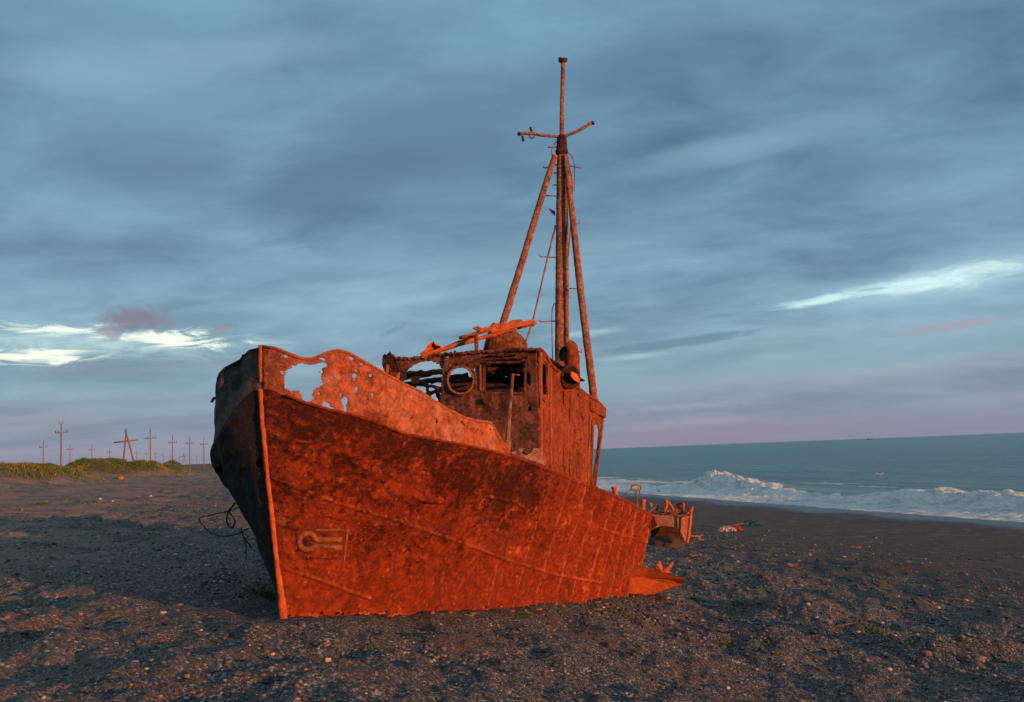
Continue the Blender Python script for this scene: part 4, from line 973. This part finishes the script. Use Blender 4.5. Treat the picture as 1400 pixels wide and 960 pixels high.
# ------------------------------------------------------------------ second wreck piece on the beach
gb = ground_pt(915, 752)
YB = gb[1]
bp = lambda a, b, dy=0.0: at(a, b, YB+dy)
w2 = thing('hull_fragment', gb, 'broken brown hull section full of scrap lying behind the stern', 'wreckage')
M_brown = rust('brown_plate', dark=(.09, .045, .03), mid=(.33, .15, .095), light=(.48, .26, .17), dk=.42, bump=.8, scale=1.0)
part('side_plate', slab([bp(880, 702, .3), bp(926, 706, 0), bp(927, 724, 0), bp(920, 720, .04), bp(905, 719, .12), bp(893, 723, .22), bp(880, 728, .3)], .05, (-.2, -1, 0)), M_brown, w2, smooth=False)
part('side_plate', slab([bp(927, 706, -.01), bp(936, 704, .1), bp(944, 703, .2), bp(943, 725, .2), bp(940, 742, .15), bp(936, 741, .1), bp(932, 730, .05), bp(927.5, 724, -.01)], .05, (.3, -1, 0)), M_brown, w2, smooth=False)
part('end_frame', tube([bp(946.5, 693, -.3), bp(944, 705, -.3), bp(942, 725, -.35), bp(939.5, 743, -.35)], .07, 7, .3, sub=5), M_orange, w2)
part('frame', tube([bp(926.5, 706, -.06), bp(926.5, 723, -.06)], .04, 6, .2, sub=3), M_brown, w2)
part('side_plate', slab([bp(890, 700, 1.0), bp(944, 700, 1.2), bp(941, 742, 1.3), bp(890, 745, 1.4)], .05, (0, -1, 0)), M_dark, w2, smooth=False)
part('gunwale', tube([bp(884, 701, 1.1), bp(905, 703, .5), bp(926, 706, -.03), bp(945, 703, -.3)], .05, 6, .4, sub=6), M_brown, w2)
# the lump of sand and weed under it
V, F = lathe([(.9, 0), (.88, .25), (.72, .5), (.42, .66), (.05, .72)], (0, 0, 0), n=40)
V = V*np.array([1.15, .9, 1.0]); nz_ = np.array([float(fbm(np.array(a*2.2), np.array(b*2.2+c), 4)) for a, b, c in V]); V = V*(1+.3*nz_)[:, None]*.85 + bp(909, 752, 1.2)
part('mud_heap', (V, F), plain('wet_weed', (.02, .015, .011), (.07, .05, .035), scale=9, bump=1), w2)
for k in range(26):
    px, py = random.uniform(890, 942), random.uniform(688, 702); a = random.uniform(-1, 1)
    c = bp(px, py+2, random.uniform(.2, .9)); L = random.uniform(.12, .35)
    dirv = np.array([random.uniform(-1, 1), random.uniform(-.5, .5), random.uniform(-.3, .8)])
    up_ = np.array([random.uniform(-.5, .5), 1, random.uniform(-.5, .5)])
    part('scrap_piece', beam(c-dirv*L/2, c+dirv*L/2, random.uniform(.03, .22), .03, up=up_, rough=.4, seg=3, seed=k), (M_orange, M_dark, M_brown, M_dark)[k % 4], w2, smooth=False)
for (pts) in ([(908, 700), (912, 690), (910, 684), (917, 691), (921, 698)], [(934, 698), (935, 690), (933, 689)]):
    part('scrap_piece', tube([bp(a, b, .1) for a, b in pts], .05, 6, .4, sub=3), M_orange, w2)
# scraps on the sand around the wreck pieces
def scrap(px, py, L, wd, label, mat=None, grp='rusty scraps on the gravel', seed=0, name='rusty_scrap', cat='scrap metal', ht=.0):
    g = ground_pt(px, py); r_ = random.Random(seed); n = 9
    th = r_.uniform(0, math.pi); pts = []
    for k in range(n):
        a = 2*math.pi*k/n; rr = r_.uniform(.55, 1.1)
        x_, y_ = math.cos(a)*L/2*rr, math.sin(a)*wd/2*rr
        pts.append((x_*math.cos(th)*1.0-y_*math.sin(th), x_*math.sin(th)*.6+y_*math.cos(th), .04+ht+r_.uniform(0, .35)*wd))
    V, F = slab(np.array(pts), .02, (0, 0, 1))
    mid_ = np.array(pts).mean(0)+np.array([0, 0, .05*L])
    return single(name, (V+g, F), mat or M_orange, label, cat, grp, base=g, smooth=False)
scrap(950, 736, .9, .35, 'orange rusted scrap sheet against the foot of the brown hull section', seed=1)
scrap(957, 741, .5, .3, 'smaller rust flake just right of the brown hull section', seed=2)
scrap(947, 764, .5, .35, 'reddish rust lump on the gravel beyond the pointed stern plate', M_brown, seed=3)
scrap(1084, 777, .55, .3, 'flat pinkish slab lying on the low rise right of the stern', M_brown, seed=4)
scrap(1042, 788, .5, .2, 'dull orange scrap on the low rise near the pointed stern plate', M_brown, seed=5)
scrap(1170, 751, .5, .25, 'pale pink scrap alone on the pebbles far right of the wreck', M_brown, seed=6)
scrap(536, 847, .22, .12, 'flat red rust flake on the sand under the port side near the bow', seed=7)
scrap(500, 844, .12, .08, 'small pale rust chip on the sand close to the stem', seed=8)
for k in range(14):
    px = 430+k*31+random.uniform(-9, 9); py = np.interp(px, [p[0] for p in G_px], [p[1] for p in G_px])+random.uniform(3, 13)
    scrap(px, py, random.uniform(.05, .13), random.uniform(.04, .08), 'small rust flake fallen on the sand along the foot of the port side', seed=100+k, name='rust_flake', cat='rust flake', grp='rust flakes fallen along the hull', ht=0)
# coloured litter
M_red = plain('red_plastic', (.40, .05, .035), (.25, .04, .03)); M_green = plain('green_net', (.015, .11, .075), (.01, .05, .04), scale=30, bump=1)
M_white = plain('white_plastic', (.42, .26, .20), (.3, .2, .17))
g = ground_pt(1000, 726)
lt = thing('plastic_sheet', g, 'crumpled white and red plastic sheet on the pebbles beyond the stern', 'litter')
def crumple(c, L, wd, h, seed, n=14):
    r_ = np.random.default_rng(seed); V = []; F = []
    for i in range(n):
        for j in range(n):
            x_, y_ = (i/(n-1)-.5), (j/(n-1)-.5); e = max(0, 1-(2*abs(x_))**3)*max(0, 1-(2*abs(y_))**3)
            V.append((x_*L*(1+.15*r_.uniform(-1, 1)), y_*wd*(1+.2*r_.uniform(-1, 1)), .02+h*e*(.5+.8*r_.uniform(0, 1))))
    for i in range(n-1):
        for j in range(n-1): F.append((i*n+j, (i+1)*n+j, (i+1)*n+j+1, i*n+j+1))
    return np.array(V)+c, F
part('sheet', crumple(g+np.array([-.25, 0, 0]), .9, 1.0, .22, 1), M_white, lt, solid=.01, smooth=False)
part('strap', crumple(g+np.array([.35, .3, 0]), .5, 1.0, .2, 2), M_red, lt, solid=.01, smooth=False)
g = ground_pt(1028, 718); single('fishing_net', crumple(g, 1.1, 1.3, .22, 5, 20), M_green, 'heap of green fishing net on the pebbles towards the surf', 'net', base=g, smooth=False, solid=.01)
g = ground_pt(1008, 722); single('driftwood_stick', tube([g+np.array([-.8, 0, .1]), g+np.array([-.1, .1, .16]), g+np.array([.7, .3, .22])], [.03, .04, .02], 7, .2, sub=4), M_pole, 'long stick of driftwood between the plastic sheet and the green net', 'driftwood', base=g)
for (px, py, L, a, lb) in ((1185, 850, .5, .3, 'curved bleached stick in the dark hollow at right'), (1225, 842, .55, -.5, 'thin bleached stick lying above the curved one in the hollow'), (1150, 858, .6, 0, 'straight bleached stick on the gravel left of the hollow')):
    g = ground_pt(px, py); r_ = random.Random(px)
    pts = [g+np.array([t*L, r_.uniform(-.06, .06)+a*t*.5, .04+.04*math.sin(3*t)]) for t in (-1, -.5, 0, .5, 1)]
    single('driftwood_stick', tube(pts, [.012, .018, .02, .015, .006], 6, .2, sub=4), M_pole, lb, 'driftwood', 'bleached sticks in the hollow', base=g)

# ------------------------------------------------------------------ stones
ico_r = np.random.default_rng(3)
def ico(sub=1):
    t = (1+5**.5)/2
    V = [(-1, t, 0), (1, t, 0), (-1, -t, 0), (1, -t, 0), (0, -1, t), (0, 1, t), (0, -1, -t), (0, 1, -t), (t, 0, -1), (t, 0, 1), (-t, 0, -1), (-t, 0, 1)]
    F = [(0, 11, 5), (0, 5, 1), (0, 1, 7), (0, 7, 10), (0, 10, 11), (1, 5, 9), (5, 11, 4), (11, 10, 2), (10, 7, 6), (7, 1, 8), (3, 9, 4), (3, 4, 2), (3, 2, 6), (3, 6, 8), (3, 8, 9), (4, 9, 5), (2, 4, 11), (6, 2, 10), (8, 6, 7), (9, 8, 1)]
    V = [np.array(v_)/np.linalg.norm(v_) for v_ in V]
    for _ in range(sub):
        cache = {}; NF = []
        def mid(a, b):
            k = (min(a, b), max(a, b))
            if k not in cache:
                m = V[a]+V[b]; V.append(m/np.linalg.norm(m)); cache[k] = len(V)-1
            return cache[k]
        for a, b, c in F:
            ab, bc, ca = mid(a, b), mid(b, c), mid(c, a); NF += [(a, ab, ca), (b, bc, ab), (c, ca, bc), (ab, bc, ca)]
        F = NF
    return np.array(V), np.array(F)
IV, IF = ico(0)
def gravel(n, rmin, rmax, amin, amax, smin, smax, seed, powr=1.0, wmax=22, wmin=-30):
    r_ = np.random.default_rng(seed)
    rad = np.exp(r_.uniform(math.log(rmin), math.log(rmax), n)); ang = r_.uniform(R(amin), R(amax), n)
    X = rad*np.sin(ang); Y = rad*np.cos(ang); wv = X*WN[0]+Y*WN[1]
    cl_ = fbm(X*.6, Y*.6, 3)
    ok = (wv < wmax-10*r_.uniform(0, 1, n)**2+3*perlin(X*.2, Y*.2)) & (wv > wmin) & (cl_ > r_.uniform(-.9, .5, n))
    dx = X-P0[0]; dy = Y-P0[1]; s_ = dx*AX[0]+dy*AX[1]; b_ = dx*PT[0]+dy*PT[1]
    ok &= ~((s_ > 0) & (s_ < LS) & (np.abs(b_) < 1.25))
    X, Y, rad = X[ok], Y[ok], rad[ok]; n = len(X); Z = height(X, Y)
    sz = smin*(smax/smin)**(r_.uniform(0, 1, n)**3.2)*(rad/12)**.45
    jit = 1+.28*r_.uniform(-1, 1, (n, len(IV), 1))
    sc = np.stack([r_.uniform(.8, 1.4, n), r_.uniform(.8, 1.4, n), r_.uniform(.45, .8, n)], -1)
    th = r_.uniform(0, 6.28, n); c, s2 = np.cos(th), np.sin(th)
    L = IV[None]*jit*sc[:, None]*sz[:, None, None]
    x2 = L[..., 0]*c[:, None]-L[..., 1]*s2[:, None]; y2 = L[..., 0]*s2[:, None]+L[..., 1]*c[:, None]
    V = np.stack([x2+X[:, None], y2+Y[:, None], L[..., 2]+Z[:, None]+.2*sz[:, None]], -1).reshape(-1, 3)
    F = (IF[None]+np.arange(n)[:, None, None]*len(IV)).reshape(-1, 3)
    tone = np.repeat(np.clip(r_.uniform(0, 1, n)**1.15-.3*(r_.uniform(0, 1, n) < .3), 0, 1), len(IV))
    return V, F, tone
V, F, tn = gravel(72000, 6.5, 60, -31, 31, .007, .036, 4, wmax=30)
tag(part('gravel', (V, F), M_stone, attrs={'tone': tn}), 'loose dark pebbles strewn over the volcanic sand', 'gravel', kind='stuff')
V, F, tn = gravel(26000, 18, 75, 2, 31, .012, .05, 8, wmax=24, wmin=6.0)
tag(part('shingle', (V, F), M_stone, attrs={'tone': tn}), 'belt of grey shingle between the wreck and the smooth dark sand', 'shingle', kind='stuff')
# single larger stones
IV2, IF2 = ico(2)
STONES = [(1340, 905, .13, 'rounded pinkish stone nearest the bottom right corner'), (1222, 911, .08, 'small grey stone low in the foreground at right'), (1183, 880, .09, 'grey stone on the rise left of the corner stones'),
          (1133, 853, .10, 'grey stone on top of the gravel heap at right'), (1117, 846, .07, 'pale pebble on the crest of the gravel heap'), (1275, 826, .09, 'light stone at the upper edge of the dark hollow'),
          (165, 655, .55, 'orange lit boulder below the grassy dunes at left'), (159, 655, .42, 'dark boulder touching the orange one below the dunes'),
          (895, 797, .09, 'lone pale stone beside the foot of the torn stern plate'), (1240, 770, .16, 'pale stone in the shingle far right'), (1262, 803, .1, 'grey stone above the dark hollow'), (1000, 762, .12, 'grey stone in the shingle behind the pointed stern plate'),
          (137, 683, .12, 'tiny white stone on the sand at left'), (206, 679, .12, 'tiny white stone on the sand nearer the bow'), (1268, 897, .12, 'orange lit stone on the corner rise'), (1150, 893, .09, 'dark stone at the bottom right of the gravel'), (448, 904, .05, 'small white pebble at the bottom left of the bow')]
for i, (px, py, sz, lb) in enumerate(STONES):
    g = ground_pt(px, py); r_ = np.random.default_rng(i+40)
    V = IV2.copy(); nn = np.array([float(fbm(np.array(a*1.3+i), np.array(b*1.3+c), 3)) for a, b, c in V])
    V = V*(1+.45*nn)[:, None]*np.array([1.15, 1, .75])*sz*.62
    o = single('stone' if sz < .3 else 'boulder', (V+g+np.array([0, 0, sz*.2]), IF2), M_stone if i != 6 else M_brown, lb, 'stone', 'larger stones on the beach', base=g, smooth=sz < .3,
               attrs={'tone': np.full(len(V), (.93, .6, .7, .8, .97, .9, .9, .3)[i % 8] if 'white' not in lb else 1.0)})

# ------------------------------------------------------------------ grass
def blades(P, hts, wid, seed, lean=.35):
    r_ = np.random.default_rng(seed); n = len(P)
    th = r_.uniform(0, 6.28, n); d = np.stack([np.cos(th), np.sin(th), np.zeros(n)], -1)
    le = np.stack([r_.normal(0, lean, n), r_.normal(0, lean, n), np.ones(n)], -1)*hts[:, None]
    a = P-d*wid[:, None]/2; b = P+d*wid[:, None]/2; c = P+le*.6+d*wid[:, None]*.25; e = P+le*np.array([1.35, 1.35, 1])
    V = np.stack([a, b, c, e], 1).reshape(-1, 3); k = np.arange(n)[:, None]*4
    F = np.concatenate([k+np.array([[0, 1, 2]]), k+np.array([[0, 2, 3]])], 0)
    return V, F
r_ = np.random.default_rng(9); PP = []; HH = []; TT = []
for i, (mx, my, h, a, b) in enumerate(_m):
    n = int(1500*a*b**.5/3)
    X = mx+r_.normal(0, .52*a, n); Y = my+r_.normal(0, .42*b, n); Z = height(X, Y, False)
    cl_ = fbm(X*.5, Y*.5, 3); ok = cl_ > -.28+.2*r_.normal(0, 1, n); X, Y, Z, cl_ = X[ok], Y[ok], Z[ok], cl_[ok]; n = len(X)
    PP.append(np.stack([X, Y, Z-.03], -1)); HH.append(r_.uniform(.10, .36, n)*(1+.8*np.clip(cl_, -.4, .6))*(1+.25*(a > 6)))
    TT.append(np.clip(.42+.55*fbm(X*.22+2, Y*.22, 3)+.12*r_.normal(0, 1, n), 0, 1))
n = 1500; px_ = r_.uniform(-80, 285, n); Yv = r_.uniform(88, 190, n)
X = np.array([at(a, 640, b)[0] for a, b in zip(px_, Yv)]); ok = (fbm(X*.15, Yv*.15, 3) > .02); X, Yv = X[ok], Yv[ok]
PP.append(np.stack([X, Yv, height(X, Yv, False)-.02], -1)); HH.append(r_.uniform(.06, .22, len(X))); TT.append(r_.uniform(.2, .9, len(X)))
P_ = np.concatenate(PP); H_ = np.concatenate(HH); T_ = np.concatenate(TT)
V, F = blades(P_, H_, .05+.10*H_, 3)
tag(part('dune_grass', (V, F), M_grass, smooth=False, attrs={'tone': np.repeat(T_, 4)}), 'green and rust tinged grass covering the low dunes at left', 'grass', kind='stuff')
TU = [(360, 815, .16, 'green weed sprouting in the shade at the foot of the stem'), (1010, 827, .14, 'green tuft on gravel right of the pointed stern plate'), (990, 885, .10, 'faint green tuft in the foreground right of centre'), (683, 838, .07, 'tiny tuft under the middle of the port side'),
      (508, 888, .07, 'tiny green tuft low in front of the bow'), (872, 887, .08, 'small green tuft in the foreground below the stern'), (715, 842, .06, 'tiny green tuft hugging the port side'), (857, 843, .08, 'green tuft on the gravel below the stern quarter'),
      (1190, 862, .12, 'green tuft at the left edge of the dark hollow'), (57, 690, .22, 'green tuft on the bare sand at far left'), (124, 688, .2, 'low tuft on the bare sand beside the white pebbles'), (950, 822, .1, 'green tuft near the tip of the stern plate')]
for i, (px, py, sz, lb) in enumerate(TU):
    g = ground_pt(px, py); r_ = np.random.default_rng(60+i); n = 90
    Q = np.stack([r_.normal(0, sz*.8, n), r_.normal(0, sz*.6, n), np.zeros(n)], -1)+g; Q[:, 2] = height(Q[:, 0], Q[:, 1])-.01
    V, F = blades(Q, r_.uniform(.4, 1.0, n)*sz, np.full(n, .012+.05*sz), i, .5)
    single('grass_tuft', (V, F), M_grass, lb, 'grass', 'green tufts on the beach', base=g, smooth=False, attrs={'tone': np.repeat(r_.uniform(.0, .35, n), 4)})

# ------------------------------------------------------------------ poles
def pole_parts(t, H, r0=.13, arm=True, dbl=False, fork=False):
    part('post', tube([(0, 0, -.8), (0, 0, H*.5), (0, 0, H)], [r0, r0*.85, r0*.6], 8, .02, sub=2), M_pole, t, local=True)
    if arm:
        part('crossarm', beam((-.95, 0, H*.83), (.95, 0, H*.83), .12, .12), M_pole, t, local=True)
        for x_ in (-.85, -.45, .45, .85):
            part('insulator', lathe([(.03, 0), (.03, .12), (.07, .14), (.07, .28), (.03, .32)], (x_, 0, H*.83+.06), n=8), M_dark, t, local=True)
    if fork:
        part('bracket', join(tube([(0, 0, H-.1), (-.26, 0, H+.05), (-.26, 0, H+.4)], .045, 6, sub=2), tube([(0, 0, H-.1), (.26, 0, H+.05), (.26, 0, H+.4)], .045, 6, sub=2)), M_pole, t, local=True)
        part('brace', join(tube([(-.85, 0, H*.83), (-1.05, 0, H*.83+.35)], .04, 5), tube([(.85, 0, H*.83), (1.05, 0, H*.83+.35)], .04, 5)), M_pole, t, local=True)
    else:
        part('insulator', lathe([(.03, 0), (.03, .1), (.07, .12), (.07, .3), (.03, .34)], (0, 0, H), n=8), M_dark, t, local=True)
def place(o, px, ptop, H, lb):
    hz = 618+(700-px)*.0384
    Y = 1400*H/62.0
    for _ in range(25):
        b = pole_base(px, Y); top = b+np.array([0, 0, H]); _, ty = project(top)
        Y = min(max(Y*(1 + .6*((hz-ty)/(hz-ptop)-1)), 40), 1500)
    o.location = pole_base(px, Y); o['label'] = lb
    return o
big = thing('utility_pole', (0, 0, 0), 'x', 'utility pole', 'utility poles behind the dunes', rz=R(8)); pole_parts(big, 8.6, .15, fork=True)
place(big, 83.4, 577, 8.9, 'tallest utility pole with a forked top at the left of the dunes')
std = thing('utility_pole', (0, 0, 0), 'x', 'utility pole', 'utility poles behind the dunes', rz=R(6)); pole_parts(std, 7.6)
place(std, 205.6, 586, 8, 'tall straight pole just right of the large leaning double pole')
PL = [(59, 602, 'leftmost utility pole at the edge of the dunes'), (95.6, 607, 'short pole just right of the tallest pole'), (125.6, 608, 'pole rising over the left shoulder of the long grassy dune'), (149.6, 612, 'pole just left of the large double pole'),
      (236, 595, 'tall pole above the small round bush right of the dune'), (259.6, 597, 'tall pole second nearest the bow'), (279, 598, 'tall pole closest to the bow of the wreck'),
      (187, 615, 'tiny far pole directly right of the large double pole foot'), (200, 615.5, 'tiny far pole just left of the tall straight pole'), (213, 616.5, 'tiny far pole just right of the tall straight pole'), (223, 618, 'tiny far pole left of the small round bush'),
      (234, 620, 'tiny far pole hiding beside the tall pole over the bush'), (245.6, 623, 'tiny far pole just left of the small double pole'), (269, 621.5, 'tiny far pole between the two tall poles nearest the bow')]
for (px, pt, lb) in PL: place(copy_tree(std), px, pt, 8, lb)
def double_pole(px, ptop, lb, H=8.6):
    t = thing('double_pole', (0, 0, 0), lb, 'utility pole', 'utility poles behind the dunes')
    for a, b in ((-.7, .12), (2.3, -.12)):
        part('post', tube([(a, 0, -.8), (a+(b-a)*.5, 0, H*.5), (b, 0, H)], [.2, .18, .13], 8, .02, sub=2), M_pole, t, local=True)
    part('crossarm', beam((-2.3, 0, H*.72), (2.4, 0, H*.76), .2, .24), M_pole, t, local=True)
    part('brace', tube([(-.1, -.1, H), (.3, -.1, H-.9)], .05, 6), M_pole, t, local=True)
    for x_ in (-.05, .1): part('insulator', lathe([(.03, 0), (.03, .1), (.08, .12), (.08, .3), (.03, .34)], (x_*2, 0, H), n=8), M_dark, t, local=True)
    place(t, px, ptop, H, lb)
double_pole(172, 588, 'large double pole with two leaning legs and a heavy crossbar')
double_pole(251, 620, 'small distant double pole between the tall poles')

# ------------------------------------------------------------------ small life and far ships
M_gull = plain('white_feathers', (.75, .73, .70), (.6, .58, .56), scale=4, bump=0); M_wing = plain('grey_feathers', (.25, .26, .28), (.18, .19, .2), scale=6, bump=0); M_beak = plain('yellow_beak', (.6, .35, .05))
def gull(loc, label, flying, rz, sc=1.0):
    t = thing('gull', loc, label, 'bird', rz=rz)
    z0 = .2 if not flying else 0
    pts = [(-.30, 0, z0+.10), (-.18, 0, z0+.10), (-.02, 0, z0+.10), (.12, 0, z0+.14), (.17, 0, z0+.23 if not flying else z0+.15), (.21, 0, z0+.27 if not flying else z0+.16), (.26, 0, z0+.27 if not flying else z0+.15)]
    part('body', (tube(pts, [.02, .06, .09, .07, .045, .048, .02], 10, sub=4)), M_gull, t, local=True)
    part('beak', tube([(.255, 0, pts[-1][2]), (.33, 0, pts[-1][2]-.02)], [.014, .004], 6), M_beak, t, local=True)
    for s_ in (-1, 1):
        if flying:
            P = np.array([(.10, .05*s_, .14), (.14, .35*s_, .34), (.02, .68*s_, .22), (-.06, .66*s_, .21), (-.02, .34*s_, .31), (-.10, .05*s_, .12)])
        else:
            P = np.array([(.08, .09*s_, z0+.15), (-.08, .105*s_, z0+.16), (-.34, .03*s_, z0+.12), (-.20, .09*s_, z0+.07), (.0, .10*s_, z0+.06)])
        part('wing', slab(P, .015, (0, 0, 1) if flying else (0, 1, 0)), M_wing, t, local=True, smooth=False)
        if not flying: part('leg', tube([(0, .03*s_, 0), (-.01, .03*s_, z0+.04)], .009, 5), M_beak, t, local=True)
    t.scale = (sc, sc, sc)
g = ground_pt(902, 675.5); gull(g, 'white gull standing on the wet sand before the breaking wave', False, R(-25), 1.25)
gull(at(1202, 651, 75), 'gull flying low over the water to the right', True, R(-60), .75)
M_bt = plain('boat_hull', (.05, .04, .05), (.1, .05, .05)); M_bw = plain('boat_house', (.25, .17, .16), (.2, .15, .14))
def far_boat(px, Y, L, label):
    d = at(px, 600, Y); t = thing('trawler', (d[0], d[1], 0), label, 'ship', rz=R(5))
    n = 12; V = []; F = []
    for i in range(n):
        u = i/(n-1); hb = L*.13*(1-abs(2*u-1)**3)+.05; zt = L*(.09+.07*(2*u-1)**2)
        V += [((u-.5)*L, -hb, zt), ((u-.5)*L*.92, -hb*.6, -.5), ((u-.5)*L*.92, hb*.6, -.5), ((u-.5)*L, hb, zt)]
    for i in range(n-1):
        for k in range(4): F.append((i*4+k, i*4+(k+1) % 4, i*4+4+(k+1) % 4, i*4+4+k))
    F += [(0, 1, 2, 3), (n*4-1, n*4-2, n*4-3, n*4-4)]
    part('hull', (V, F), M_bt, t, local=True, smooth=False)
    part('wheelhouse', join(box((-L*.12, 0, L*.17), L*.28, L*.16, L*.14), box((-L*.10, 0, L*.27), L*.16, L*.13, L*.08)), M_bw, t, local=True, smooth=False)
    part('mast', join(tube([(-L*.05, 0, L*.2), (-L*.05, 0, L*.52)], L*.012, 6), tube([(L*.3, 0, L*.1), (L*.3, 0, L*.36)], L*.012, 6), tube([(-L*.05, 0, L*.3), (L*.25, 0, L*.42)], L*.008, 5)), M_bt, t, local=True)
far_boat(1189, 3800, 24, 'small dark ship on the horizon at right')
for s_ in (0, .07, .14, .3, .55, .9, 1.4, 2.2):
    i = int(np.argmin(np.abs(np.concatenate([np.linspace(0, 1, 110)[:-1]**1.5*.8, np.linspace(.8, BE, 420)])-s_)))
    print('STB', s_, [round(float(v), 0) for v in (*project(posS[i, -1]), *project(posS[i, 0]))])
